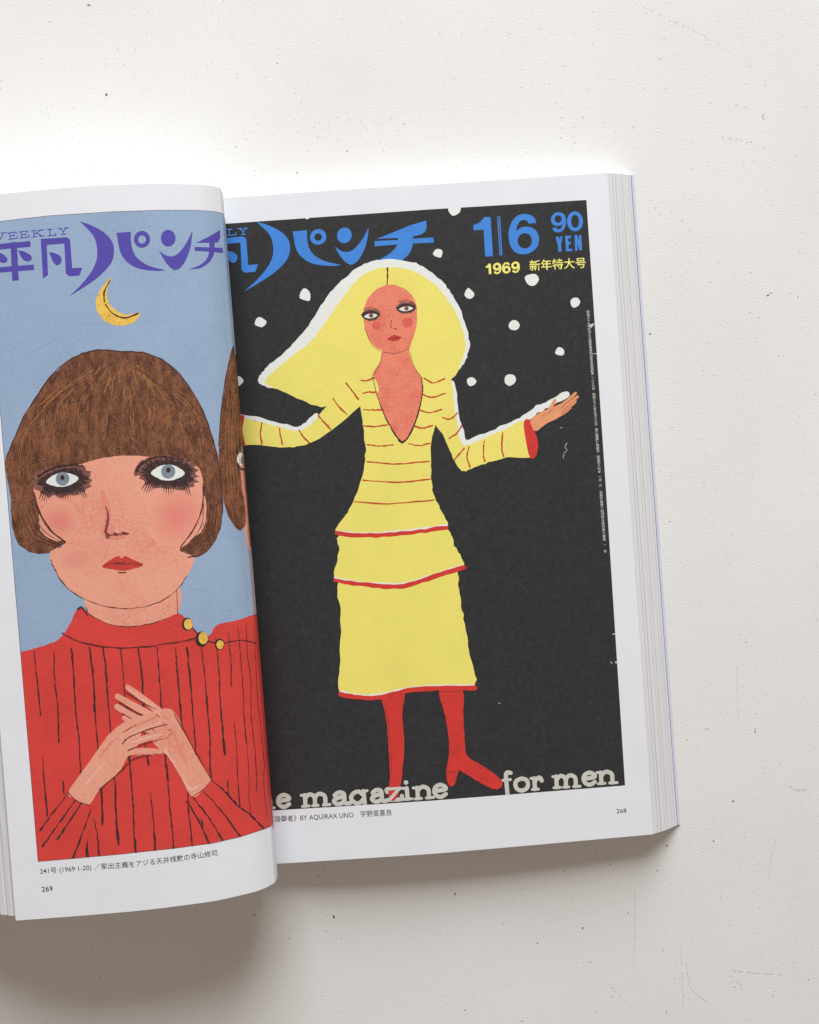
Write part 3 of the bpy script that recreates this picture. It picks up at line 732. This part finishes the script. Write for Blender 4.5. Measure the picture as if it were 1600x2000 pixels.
A(LINER, stroke([(306, 1395), (312, 1400)], 1.3) + stroke([(318, 1412), (324, 1418)], 1.3) + stroke([(298, 1424), (302, 1430)], 1.3) + stroke([(282, 1372), (286, 1378)], 1.2))
# lettering
s_, h_ = logo_shapes(lambda p: (p[0] / 3.2, 340 + p[1] / 3.2))
z1 = lambda P: [(x / 3.2, 340 + y / 3.2) for x, y in P]
s_ += [z1([(1222, 431), (1300, 394), (1376, 349), (1378, 395), (1362, 428)]), z1([(1215, 455), (1310, 458), (1392, 461), (1395, 493), (1310, 486), (1218, 480)]), z1(arcs([(1308, 428), (1342, 428), (1340, 490), (1312, 548), (1252, 588), (1175, 598), (1250, 568), (1292, 530), (1308, 480)], [0, 1, 5], 4))]
PL.add('title_lettering', PURPLE, s_, h_, clip=VIS, level=4)
wk = [('W', -24, 449 + 20.2, 13, 467.0 - .4), ('E', 17, 467.5, 35, 465.2), ('E', 39, 465.2, 57.5, 463), ('K', 62, 463, 87, 461), ('L', 94, 460.6, 110, 459.4), ('Y', 114, 458.6, 135, 456.8)]
PL.add('title_lettering', PURPLE, slab_text([(c, a, b, x, y, 12.2) for c, a, b, x, y in wk], 2.0), clip=VIS, level=4)
text_on(PL, 'caption', TEXTK, '241号 (1969·1-20) ／家出主義をアジる天井桟敷の寺山修司', [(78.5, 1706.5), (112, 1704), (188, 1698), (257, 1693), (312, 1686.5), (364, 1679.5), (425, 1670.5)], 9.6, .004, fit=True)
text_on(PL, 'page_number', TEXTK, '269', [(82, 1741.8), (103.6, 1740)], 10.2, .012)
# the hidden turn of the page carries the same picture on
n0 = LEFT.n - 1; n1 = len(LEFT.T) - 1
for w0, w1, mat in ((.036, .225, SKY), (.225, .50, BROWN), (.50, .60, SKY), (.60, .925, REDS)):
    vv, ff = [], []
    for i in range(n0, n1 + 1):
        vv += [LEFT.uw(i, w0, 2.5e-5), LEFT.uw(i, w1, 2.5e-5)]
    for k in range(n1 - n0): ff.append((2 * k, 2 * k + 1, 2 * k + 3, 2 * k + 2))
    PL.world('printed_picture', mat, vv, ff)

# ================================================================== RIGHT PRINT
PR = Print(RIGHT, right_page)
RBG = [(404, 439), (456, 436), (620, 424.5), (840, 409), (1000, 399.5), (1145.5, 390.5), (1184, 960), (1221, 1534), (1000, 1551.5), (840, 1564), (700, 1573), (531, 1583), (494, 1585.2)]
PR.add('printed_picture', BLACK, [RBG]); PR.level = 5
A = lambda mat, solids, holes=(): PR.add('printed_picture', mat, solids, holes, clip=RBG)
# falling snow
rr = random.Random(14)
flakes = []
for x, y, r in ((597, 576, 12), (508, 629, 11), (887, 409, 11), (856, 494, 10), (917, 574, 10), (1039, 546, 13), (1124, 590, 11), (1004, 636, 10), (1094, 686, 9), (997, 741, 13), (921, 745, 9), (463, 744, 11), (600, 425, 4)):
    flakes.append(blob([(x + r * rr.uniform(.74, 1.2) * math.cos(t), y + r * rr.uniform(.74, 1.2) * math.sin(t)) for t in np.linspace(0, 6.283, 8)[:-1]], 4, .3))
A(WHITEP, flakes)
# hair with a rim of snow
A(WHITEP, [blob([(757, 507), (712, 516), (668, 548), (632, 590), (598, 642), (560, 684), (518, 720), (504, 742), (516, 754), (560, 756), (700, 720), (840, 712), (884, 728), (908, 706), (917, 668), (906, 622), (884, 578), (856, 542), (812, 514)], 7, 1.6)])
A(YELLOW, [blob([(757, 522), (714, 534), (682, 564), (648, 612), (610, 664), (560, 704), (524, 734), (520, 750), (552, 764), (590, 782), (632, 794), (690, 772), (760, 750), (850, 752), (886, 736), (902, 706), (909, 668), (896, 622), (872, 582), (842, 550), (802, 528)], 7, 1.4)])
# neck and face
A(SKINR, [blob([(742, 660), (746, 684), (742, 708), (728, 732), (736, 770), (752, 812), (772, 846), (786, 862), (800, 846), (816, 806), (824, 768), (824, 738), (806, 712), (800, 684), (806, 652), (774, 640)], 5, .6)])
A(SKINR, [blob([(758, 556), (734, 566), (716, 588), (710, 616), (715, 648), (730, 674), (752, 686), (774, 688), (796, 678), (810, 652), (815, 620), (811, 588), (796, 568), (776, 558)], 6, .5)])
A(BLUSHR, [blob(ell(736, 636, 9, 9, 9), 3, .6), blob(ell(796, 630, 11, 10, 9), 3, .6)])
A(LINER, stroke([(757, 524), (757, 545), (756, 556)], 3.0, 2.2, wob=.4) + stroke([(712, 640), (726, 672), (744, 686)], 1.0) + stroke([(748, 688), (776, 690), (798, 680)], 1.2, .9, jit=.3) + stroke([(746, 690), (742, 712), (730, 732)], 1.1) + stroke([(802, 690), (808, 714), (824, 738)], 1.1))
for cx, cy, w, r in ((724, 617, 14, -.06), (793, 603, 15, -.04)):
    A(SMUDGE, [blob([(cx - w * 1.3, cy - 1), (cx - w * .8, cy - 11), (cx + w * .1, cy - 14), (cx + w * 1.05, cy - 11), (cx + w * 1.35, cy - 2), (cx + w * .7, cy + 8), (cx - w * .6, cy + 9)], 5, 1.0)])
    A(LINE, [blob([(cx - w * 1.25, cy), (cx - w * .7, cy - 8), (cx + w * .1, cy - 10), (cx + w * 1.0, cy - 7), (cx + w * 1.25, cy - 1), (cx + w * .6, cy + 6.5), (cx - w * .5, cy + 7)], 5, .5)] + stroke([(cx - w, cy - 13), (cx, cy - 17), (cx + w, cy - 12)], 1.2, 1.0))
    A(EYEW, [blob([(cx - w * .9, cy + 1), (cx - w * .3, cy - 4), (cx + w * .4, cy - 4.5), (cx + w * .95, cy - 1), (cx + w * .3, cy + 4.2), (cx - w * .4, cy + 4.6)], 4, .2)])
    A(IRISB, [ell(cx + 1, cy - .5, 4.6, 4.6, 12)]); A(LINE, [ell(cx + 1, cy - 1, 1.8, 1.8, 8)])
A(LINER, stroke([(765, 626), (763, 636), (766, 641)], 1.2, 1.4) + stroke([(771, 641), (774, 643)], 2.0))
A(LIP, [blob([(757, 662), (766, 656), (771, 654), (776, 656), (784, 659), (778, 664), (770, 666), (762, 665)], 4, .3)])
A(LINER, stroke([(758, 662), (770, 660.5), (783, 659.5)], 1.2))
# snow on the arms, then sleeves
A(WHITEP, stroke([(618, 812), (596, 832), (580, 838), (545, 830), (500, 819), (440, 808)], 10, 9, jit=.7, wob=.2) + stroke([(882, 748), (891, 806), (906, 862), (930, 858), (980, 838), (1026, 816), (1046, 802), (1074, 788), (1106, 770)], 12, 13, jit=.8, wob=.2))
A(YELLOW, [blob([(714, 722), (676, 748), (640, 790), (612, 824), (584, 842), (548, 834), (500, 822), (440, 812), (440, 864), (500, 869), (556, 874), (604, 866), (648, 840), (708, 790), (740, 760)], 6, .9),
           blob([(840, 722), (872, 726), (884, 752), (890, 806), (902, 866), (930, 862), (980, 842), (1030, 822), (1048, 888), (990, 894), (940, 908), (906, 920), (888, 900), (868, 856), (842, 806)], 6, 1.5)])
A(REDP, [blob([(1023, 826), (1034, 820), (1046, 846), (1051, 872), (1046, 892), (1036, 894), (1029, 872)], 5, .5)] + stroke([(474, 814), (470, 840), (476, 868)], 8, 7))
hand = [blob([(1036, 822), (1054, 806), (1074, 798), (1094, 790), (1104, 800), (1090, 816), (1066, 828), (1046, 842)], 5, .4)]
for a, b, w in (((1066, 808), (1084, 782), 8), ((1090, 796), (1124, 768), 7.5), ((1092, 800), (1128, 775), 7.5), ((1094, 806), (1124, 784), 7.5), ((1090, 812), (1114, 796), 7)):
    hand += stroke([a, ((a[0] + b[0]) / 2 + 1, (a[1] + b[1]) / 2 + 1), b], w, w * .75)
A(HAND, hand)
A(LINER, stroke([(1096, 797), (1122, 775)], 1.0, .8, smooth=False) + stroke([(1098, 803), (1124, 782)], 1.0, .8, smooth=False) + stroke([(1096, 810), (1118, 793)], 1.0, .8, smooth=False) + stroke([(1070, 808), (1080, 800)], 1.0, smooth=False))
# bodice, skirts, boots
A(REDP, [blob([(745, 1350), (788, 1346), (786, 1400), (790, 1450), (787, 1500), (782, 1540), (772, 1562), (759, 1556), (762, 1510), (758, 1440), (752, 1390)], 6, .8),
         blob([(858, 1346), (902, 1344), (905, 1400), (908, 1450), (914, 1478), (944, 1496), (974, 1518), (981, 1534), (964, 1541), (934, 1526), (904, 1508), (896, 1506), (888, 1532), (877, 1534), (872, 1508), (878, 1460), (870, 1400)], 6, .8)])
A(LINER, stroke([(752, 1372), (762, 1440), (766, 1510)], 1.0, .8, jit=.3) + stroke([(872, 1506), (884, 1508), (894, 1505)], 1.2) + stroke([(860, 1351), (900, 1350)], 1.2))
A(YELLOW, [blob([(668, 1128), (666, 1200), (664, 1280), (664, 1352), (700, 1358), (750, 1356), (800, 1344), (860, 1340), (926, 1340), (918, 1280), (906, 1210), (896, 1150), (884, 1110), (780, 1090)], 7, 1.7)])
A(WHITEP, stroke([(664, 1350), (700, 1357), (744, 1356), (800, 1343), (860, 1339), (926, 1338)], 3, 3, wob=.6))
A(REDP, stroke([(666, 1356), (700, 1362), (746, 1361), (800, 1348), (860, 1344), (928, 1344)], 9, 9, jit=.5, wob=.15))
A(YELLOW, [blob([(668, 1040), (662, 1080), (654, 1128), (690, 1136), (740, 1142), (790, 1142), (848, 1124), (905, 1106), (888, 1066), (868, 1030), (770, 1010)], 7, 1.7)])
A(WHITEP, stroke([(653, 1128), (690, 1135), (740, 1139), (790, 1139), (848, 1121), (905, 1103)], 2.5, 3, wob=.6))
A(REDP, stroke([(655, 1133), (690, 1139), (740, 1144), (790, 1144), (848, 1126), (906, 1108)], 8, 9, jit=.5, wob=.15))
A(YELLOW, [blob([(700, 722), (726, 728), (734, 764), (750, 812), (772, 850), (786, 866), (802, 848), (818, 806), (827, 764), (828, 722), (868, 722), (866, 780), (846, 846), (841, 900), (846, 958), (860, 994), (874, 1028), (820, 1036), (760, 1042), (700, 1044), (656, 1038), (676, 1006), (694, 970), (712, 908), (712, 850), (704, 790)], 6, 1.4)])
A(WHITEP, stroke([(656, 1036), (700, 1041), (760, 1039), (820, 1033), (873, 1025)], 2.5, 3, wob=.6))
A(REDP, stroke([(658, 1041), (700, 1046), (760, 1044), (820, 1038), (872, 1030)], 8, 8, jit=.5, wob=.15))
fl = []
rr = random.Random(77)
for i in range(60):
    x, y = rr.uniform(672, 905), rr.uniform(1046, 1345)
    if 668 + (y - 1140) * .0 < x < 870 + (y - 1046) * .12: fl.append([(x, y), (x + rr.uniform(.4, 1.2), y + .3), (x + rr.uniform(-.5, .5), y + rr.uniform(1, 4))])
for i in range(50):
    fl.append((lambda x, y: [(x, y), (x + rr.uniform(.6, 1.6), y + .4), (x + rr.uniform(-.5, .5), y + rr.uniform(.6, 2.2))])(rr.gauss(772, 20), rr.choice((rr.uniform(575, 680), rr.uniform(700, 830)))))
A(WHITEP, fl)
st = []
for P_ in ([(704, 742), (714, 744), (730, 738)], [(708, 768), (720, 766), (736, 766)], [(710, 800), (728, 801), (748, 800)], [(710, 832), (732, 833), (758, 830)], [(828, 738), (846, 748), (868, 740)], [(824, 770), (844, 776), (870, 768)], [(818, 800), (838, 806), (862, 800)], [(808, 832), (826, 836), (846, 830)],
           [(716, 868), (740, 871), (768, 869)], [(798, 866), (820, 870), (840, 866)], [(718, 902), (780, 906), (840, 900)], [(710, 938), (776, 942), (842, 936)], [(692, 980), (760, 984), (848, 976)],
           [(512, 826), (509, 846), (511, 866)], [(546, 836), (548, 852), (552, 868)], [(584, 840), (592, 852), (604, 864)], [(622, 812), (636, 828), (646, 838)], [(650, 778), (664, 796), (678, 810)], [(676, 748), (690, 766), (700, 780)],
           [(864, 816), (880, 818), (894, 806)], [(878, 856), (892, 846), (902, 832)], [(886, 900), (896, 888), (906, 876)], [(916, 872), (912, 892), (918, 912)], [(946, 862), (944, 884), (946, 900)], [(982, 846), (980, 870), (984, 892)]):
    st += stroke(P_, 2.6, 3.0, jit=.35, wob=.35)
A(STRIPE, st)
A(LINE, stroke([(728, 732), (736, 770), (752, 812), (772, 848), (786, 864)], 1.2, 1.0, jit=.3) + stroke([(786, 864), (802, 848), (818, 806), (825, 768), (824, 738)], 1.2, 1.6, jit=.3))
# worn edges of the old cover
A(GREYP, [[(1162, 631), (1150, 634.5), (1154, 641), (1157, 638)], [(1157, 690.6), (1166, 690.2), (1166, 691.3), (1157, 691.8)], [(1196, 1238), (1202, 1236.6), (1202, 1238), (1197, 1240)], [(1199, 1293), (1206, 1291), (1203, 1298), (1203, 1294)], [(1191, 1290), (1196, 1295), (1195, 1297)]]
  + stroke([(1107, 864), (1104, 872), (1106, 880), (1102, 888), (1099, 894)], .9, .7, jit=1.0) + stroke([(974, 1373), (977, 1374)], 1.2) + stroke([(1094, 835), (1098, 836)], 1.0))
# lettering
fitL = np.array([(503, 297), (430, 765), (1035, 600), (1203, 353), (712, 500), (728, 367), (1052, 401)], float)
fitR = np.array([(268, 302), (197, 733), (775, 575), (990, 328), (458, 465), (472, 365), (796, 388)], float)
M, *_ = np.linalg.lstsq(np.c_[fitL, np.ones(len(fitL))], fitR, rcond=None)
def to_r(p):
    q = np.array([p[0], p[1], 1.0]) @ M
    return (420 + q[0] / 3.2, 340 + q[1] / 3.2)
s_, h_ = logo_shapes(to_r)
z2 = lambda P: [(420 + x / 3.2, 340 + y / 3.2) for x, y in P]
s_ += [z2([(1008, 406), (1100, 370), (1220, 320), (1320, 291), (1323, 335), (1312, 362), (1290, 377), (1242, 388), (1236, 404), (1130, 400), (1060, 402)]), z2([(998, 419), (1140, 412), (1240, 404), (1364, 396), (1368, 428), (1240, 434), (1140, 440), (999, 451)]), z2(arcs([(1146, 396), (1238, 392), (1234, 450), (1206, 508), (1150, 545), (1060, 560), (938, 561), (1040, 528), (1112, 480), (1140, 438)], [0, 1, 6], 4))]
PR.add('title_lettering', BLUE, s_, h_, clip=RBG, level=4)
PR.add('title_lettering', BLUE, slab_text([('L', 444, 459.8, 462, 458.6, 11.5), ('Y', 466, 458.2, 485, 457, 11.5)], 1.9), clip=RBG, level=4)
z3 = lambda P: [(900 + x / 6.154, 380 + y / 6.154) for x, y in P]
ONE = [(152, 366), (196, 353), (232, 332), (262, 300), (284, 271), (358, 270), (388, 741), (294, 746), (276, 423), (155, 428)]
SIX = arcs([(908, 342), (896, 300), (860, 256), (800, 236), (735, 236), (670, 263), (612, 330), (580, 420), (576, 520), (600, 620), (652, 690), (722, 717), (800, 713), (870, 678), (924, 620), (943, 540), (924, 462), (872, 407), (800, 386), (730, 396), (665, 438), (680, 372), (712, 322), (758, 305), (795, 316), (815, 349)], [0, 20, 25], 4)
SIXH = ell(770, 556, 87, 92, 24, .05)
def place(P, src, dst, rot=False):      # move a digit outline from its box to another
    (ax, ay, bx, by), (cx, cy, dx, dy) = src, dst
    o = []
    for x, y in P:
        u, v = (x - ax) / (bx - ax), (y - ay) / (by - ay)
        if rot: u, v = 1 - u, 1 - v
        o.append((cx + u * (dx - cx), cy + v * (dy - cy)))
    return o
S6 = (576, 236, 943, 717)
issue = [ONE, [(437, 262), (449, 261), (481, 730), (467, 731)], [(459, 260), (473, 259), (501, 728), (488, 729)], SIX, place(SIX, S6, (1085, 214, 1266, 452), True), ell(1374, 322, 96, 119, 28, -.04)]
ih = [SIXH, place(SIXH, S6, (1085, 214, 1266, 452), True), ell(1374, 322, 48, 78, 24, -.04)]
for a in ([(1140, 508), (1180, 506), (1192, 560), (1200, 503), (1226, 502), (1206, 600), (1212, 685), (1174, 687), (1168, 604)],
          [(1254, 497), (1326, 493), (1328, 524), (1290, 526), (1293, 568), (1322, 566), (1324, 596), (1295, 598), (1298, 652), (1338, 650), (1340, 678), (1266, 684)],
          [(1368, 490), (1402, 488), (1424, 570), (1420, 487), (1448, 486), (1458, 668), (1428, 670), (1400, 585), (1406, 673), (1376, 675)]):
    issue.append(a)
PR.add('issue_lettering', BLUE, [z3(p) for p in issue], [z3(p) for p in ih], clip=RBG, level=4)
ysol, yh = [], []
for dst, rot in (((387, 820, 489, 955), True), ((498, 814, 600, 948), False), ((608, 806, 710, 940), True)):
    ysol.append(place(SIX, S6, dst, rot)); yh.append(place(place(SIXH, (770, 556, 771, 557), (770, 556, 770.85, 556.8)), S6, dst, rot))
ysol.append([(300, 862), (318, 856), (334, 832), (362, 830), (369, 955), (338, 957), (334, 878), (302, 882)])
PR.add('issue_lettering', YTEXT, [z3(p) for p in ysol], [z3(p) for p in yh], clip=RBG, level=4)
text_on(PR, 'issue_lettering', YTEXT, '新年特大号', z3([(828, 906), (1506, 868)]), 17.5, .012, cap=.80)
# slogan in rounded slab letters: strokes in a unit box (x-height 1, y up)
arch = lambda x0, x1, y0=0.0: [(x0, .62), (x0 + (x1 - x0) * .25, .9), (x0 + (x1 - x0) * .62, .97), (x1, .72), (x1, y0 + .05)]
RB = dict(
    n=[[(0, .95), (.2, .95)], [(.2, .95), (.2, .05)], [(.04, .03), (.38, .03)], arch(.2, .76), [(.62, .03), (1, .03)]],
    m=[[(0, .95), (.13, .95)], [(.13, .95), (.13, .05)], [(.02, .03), (.26, .03)], arch(.13, .47), [(.38, .03), (.58, .03)], arch(.47, .84), [(.76, .03), (1, .03)]],
    e=[[(.1, .52), (.9, .6), (.84, .86), (.5, 1.0), (.16, .82), (.06, .45), (.22, .12), (.55, 0), (.92, .2)]],
    a=[[(.16, .78), (.4, .98), (.66, .88), (.7, .6), (.7, .12), (.82, .02), (1, .04)], [(.7, .6), (.36, .54), (.1, .32), (.2, .06), (.48, .03), (.7, .25)], [(.16, .72), (.2, .8)]],
    g=[[(.72, .7), (.5, .98), (.2, .86), (.05, .5), (.2, .12), (.48, .02), (.72, .3)], [(.74, .95), (.98, 1.0)], [(.76, 1.0), (.78, .5), (.8, -.5)]],
    z=[[(.05, .72), (.08, .95), (.85, .93)], [(.85, .93), (.1, .06)], [(.1, .06), (.9, .05), (.95, .32)]],
    i=[[(.1, .95), (.5, .95)], [(.5, .95), (.5, .05)], [(.1, .03), (.95, .03)], [(.46, 1.42), (.48, 1.42)]],
    f=[[(.95, 1.5), (.6, 1.55), (.42, 1.3), (.46, .3), (.5, -.55)], [(.05, .92), (.9, .95)]],
    o=[[(.5, 1), (.14, .84), (.03, .5), (.16, .14), (.5, 0), (.86, .16), (.97, .5), (.86, .86), (.5, 1)]],
    r=[[(0, .95), (.3, .95)], [(.3, .95), (.32, .05)], [(.08, .03), (.62, .03)], [(.3, .6), (.5, .88), (.8, .98), (.96, .72)]],
    h=[[(0, 1.5), (.2, 1.5)], [(.2, 1.5), (.2, .05)], [(.04, .03), (.38, .03)], arch(.2, .76), [(.62, .03), (1, .03)]],
)
slogan, slogan2 = [], []
zA = lambda x, y: (470 + x / 3.721, 1480 + y / 3.721); zB = lambda x, y: (940 + x / 5.333, 1480 + y / 5.333)
let = [('h', zA(120, 372), zA(246, 366)), ('e', zA(270, 360), zA(362, 354)), ('m', zA(446, 356), zA(650, 342)), ('a', zA(668, 340), zA(796, 332)), ('g', zA(800, 336), zA(930, 326)), ('a', zA(945, 322), zA(1066, 314)),
       ('z', zA(1064, 312), zA(1180, 304)), ('i', zA(1180, 306), zA(1250, 300)), ('n', zA(1262, 302), zA(1404, 290)), ('e', zA(1406, 288), zA(1502, 280)),
       ('f', zB(225, 350), zB(322, 345)), ('o', zB(355, 345), zB(495, 337)), ('r', zB(524, 334), zB(640, 328)), ('m', zB(752, 316), zB(1030, 300)), ('e', zB(1062, 284), zB(1196, 276)), ('n', zB(1212, 274), zB(1416, 262))]
for ch, a, b in let:
    a, b = np.array(a), np.array(b); ax = b - a; up = np.array([ax[1], -ax[0]]); up = up / np.linalg.norm(up) * 23.5
    slim = 5.6
    for sk in RB[ch]:
        w = 8.2 if (len(sk) == 2 and abs(sk[0][0] - sk[1][0]) < .1) or len(sk) > 2 else slim
        if ch == 'i' and sk[0][1] > 1.2: w = 9
        (slogan2 if a[0] > 960 else slogan).extend(stroke([a + ax * p[0] + up * p[1] for p in sk], w, smooth=len(sk) > 2, n=5))
PR.add('slogan_lettering', GREYP, slogan, clip=RBG, level=4)
PR.add('slogan_lettering#', GREYP, slogan2, clip=RBG, level=4)
PR.add('printed_picture', REDP, stroke([(771, 1520), (774, 1542), (768, 1556)], 12, 9, jit=.4) , clip=RBG)
PR.add('slogan_lettering', GREYP, sum([stroke(q, w_, smooth=False) for q, w_ in (([(757, 1541), (783, 1539)], 5.6), ([(780, 1540), (760, 1563)], 6.4))], []), clip=RBG)
text_on(PR, 'caption', TEXTK, '《陵辱者》BY AQUIRAX UNO　宇野亜喜良', [(530.5, 1605.5), (765.5, 1591.5)], 9.8, .004)
text_on(PR, 'page_number', TEXTK, '268', [(1204.6, 1588.6), (1224, 1587)], 8.8, .004)
# publishing line running down the right edge, characters upright
def column(txt, y0, y1):
    n = len(txt)
    for i, ch in enumerate(txt):
        y = y0 + (y1 - y0) * (i + .5) / n
        x = 1148.3 + (y - 606) * (1181 - 1147) / (1080 - 606)
        v, f = text_mesh(ch, .01)
        if not v: continue
        hgt = min(6.2, (y1 - y0) / n * 1.02)
        cx = (min(p[0] for p in v) + max(p[0] for p in v)) / 2
        PR.tris('edge_lettering', GREYP, [(x + (p[0] - cx) * hgt, y + hgt * .42 - p[1] * hgt) for p in v], f)
for t_, a, b in (('昭和三十九年四月九日国鉄東局特別扱承認雑誌第', 606, 732), ('一八三六号', 734, 762), ('昭和三十九年五月十三日', 767, 831), ('第三種郵便物認可', 836, 884), ('昭和四十四年', 889, 924), ('一月', 928, 940), ('六', 945, 951), ('日発行毎週一回月曜日発行第六巻第', 958, 1056), ('一', 1061, 1066), ('号', 1073, 1080)):
    column(t_, a, b)
PL.finish(); PR.finish()
for o in list(left_page.children) + list(right_page.children):
    if o.name.startswith('printed_picture'):
        o['label'] = 'cover picture of a brown haired woman in a red sweater' if o.parent == left_page else 'cover picture of a blonde woman in a yellow dress in snow'

# ------------------------------------------------------------------ scuffs and specks on the paint, lying on the table
def on_table(name, mat, polys, h):
    V, Fc = [], []
    for p in polys:
        p = [tuple(map(float, q)) for q in p]
        if sum(a[0] * b[1] - b[0] * a[1] for a, b in zip(p, p[1:] + p[:1])) < 0: p = p[::-1]
        Fc.append(list(range(len(V), len(V) + len(p)))); V += [Vector(q) for q in p]
    vo, eo, fo, *_r = delaunay_2d_cdt(V, [], Fc, 0, 1e-4)
    of = _r[2]
    f = [tuple(reversed(g)) for g, s_ in zip(fo, of) if s_]
    v = [un(p[0], p[1], h) for p in vo]
    me = bpy.data.meshes.new(name); me.from_pydata([tuple(p) for p in v], [], f); me.materials.append(mat)
    o = bpy.data.objects.new(name, me); COL.objects.link(o); o.parent = tabletop
    return o
rr = random.Random(33)
def crumb(x, y, rx, ry=None, rot=0.0):
    ry = ry or rx
    return [(x + math.cos(rot) * a - math.sin(rot) * b, y + math.sin(rot) * a + math.cos(rot) * b) for a, b in ((rx * rr.uniform(.7, 1.2) * math.cos(t), ry * rr.uniform(.7, 1.2) * math.sin(t)) for t in np.linspace(0, 6.283, 9)[:-1])]
dark = [crumb(208, 185, 2.0, 3.0), crumb(174, 10, 4, 1.4), crumb(652, 1791, 2, 4, -.4), crumb(1303, 1652, 1.5, 3.2, .1), crumb(1475, 1428, .9, 6.5), crumb(889, 1746, 1.4, 3), crumb(1270, 652, 2.2, 1.4, -.7), crumb(1394, 1643, 1.7), crumb(1138, 1813, 1.6, 2.4), crumb(1284, 1700, 1.2, 2), crumb(497, 1787, 2, 1.5), crumb(1432, 1565, 3, 1.6, .4), crumb(678, 295, 1.2, 1.8), crumb(580, 337, 1.5, 2), crumb(1050, 1842, 1.4), crumb(1500, 577, 3.4, 1.4, -.3), crumb(1506, 572, 1.6, 1.2)]
for i in range(16):
    x, y = rr.uniform(550, 1590), rr.uniform(1640, 1990); dark.append(crumb(x, y, rr.uniform(.6, 1.3), rr.uniform(.8, 1.8), rr.uniform(-1, 1)))
grey = stroke([(1493, 222), (1489, 228), (1493, 233)], 1.5, .9)
for pts, w in (([(1256, 14), (1320, 44), (1368, 66), (1420, 96), (1468, 130)], 2.4), ([(1412, 267), (1450, 274), (1494, 288)], 2.2), ([(1536, 1534), (1556, 1542), (1578, 1541)], 2.4), ([(1378, 1424), (1385, 1424)], 1.4), ([(1376, 1424), (1386, 1425)], 1.0)):
    cv = catmull(pts, 24)
    for p in cv:
        if rr.random() < .55: grey.append(crumb(p[0] + rr.gauss(0, 1.4), p[1] + rr.gauss(0, 1.4), rr.uniform(.35, .95) * w * .5, rr.uniform(.3, .7) * w * .5, rr.uniform(0, 3)))
for pts in ([(1428, 1894), (1468, 1900), (1528, 1904)], [(1340, 1880), (1350, 1930), (1380, 1956)], [(1240, 1740), (1240, 1810), (1238, 1890)], [(1516, 1634), (1506, 1680), (1500, 1716)], [(1440, 1300), (1442, 1400)], [(1330, 1850), (1336, 1990)]):
    cv = catmull(pts, 14) if len(pts) > 2 else [np.array(pts[0]) + (np.array(pts[1]) - np.array(pts[0])) * k / 20 for k in range(21)]
    k = 0
    while k < len(cv) - 2:
        e = k + rr.choice((2, 3, 4)); grey += stroke(cv[k:e + 1], rr.uniform(.35, .6), rr.uniform(.3, .6), smooth=False, jit=.25); k = e + rr.choice((0, 0, 1, 2))
for i in range(30):
    grey.append(crumb(rr.gauss(690, 70), rr.gauss(240, 18), rr.uniform(.5, 1.0)))
for i in range(16):
    grey.append(crumb(rr.gauss(1436, 7), rr.gauss(1920, 9), rr.uniform(.5, 1.3)))
on_table('dirt_specks', MARK_D, dark, 0.00003)
on_table('scuff_marks', MARK, grey, 0.00005)
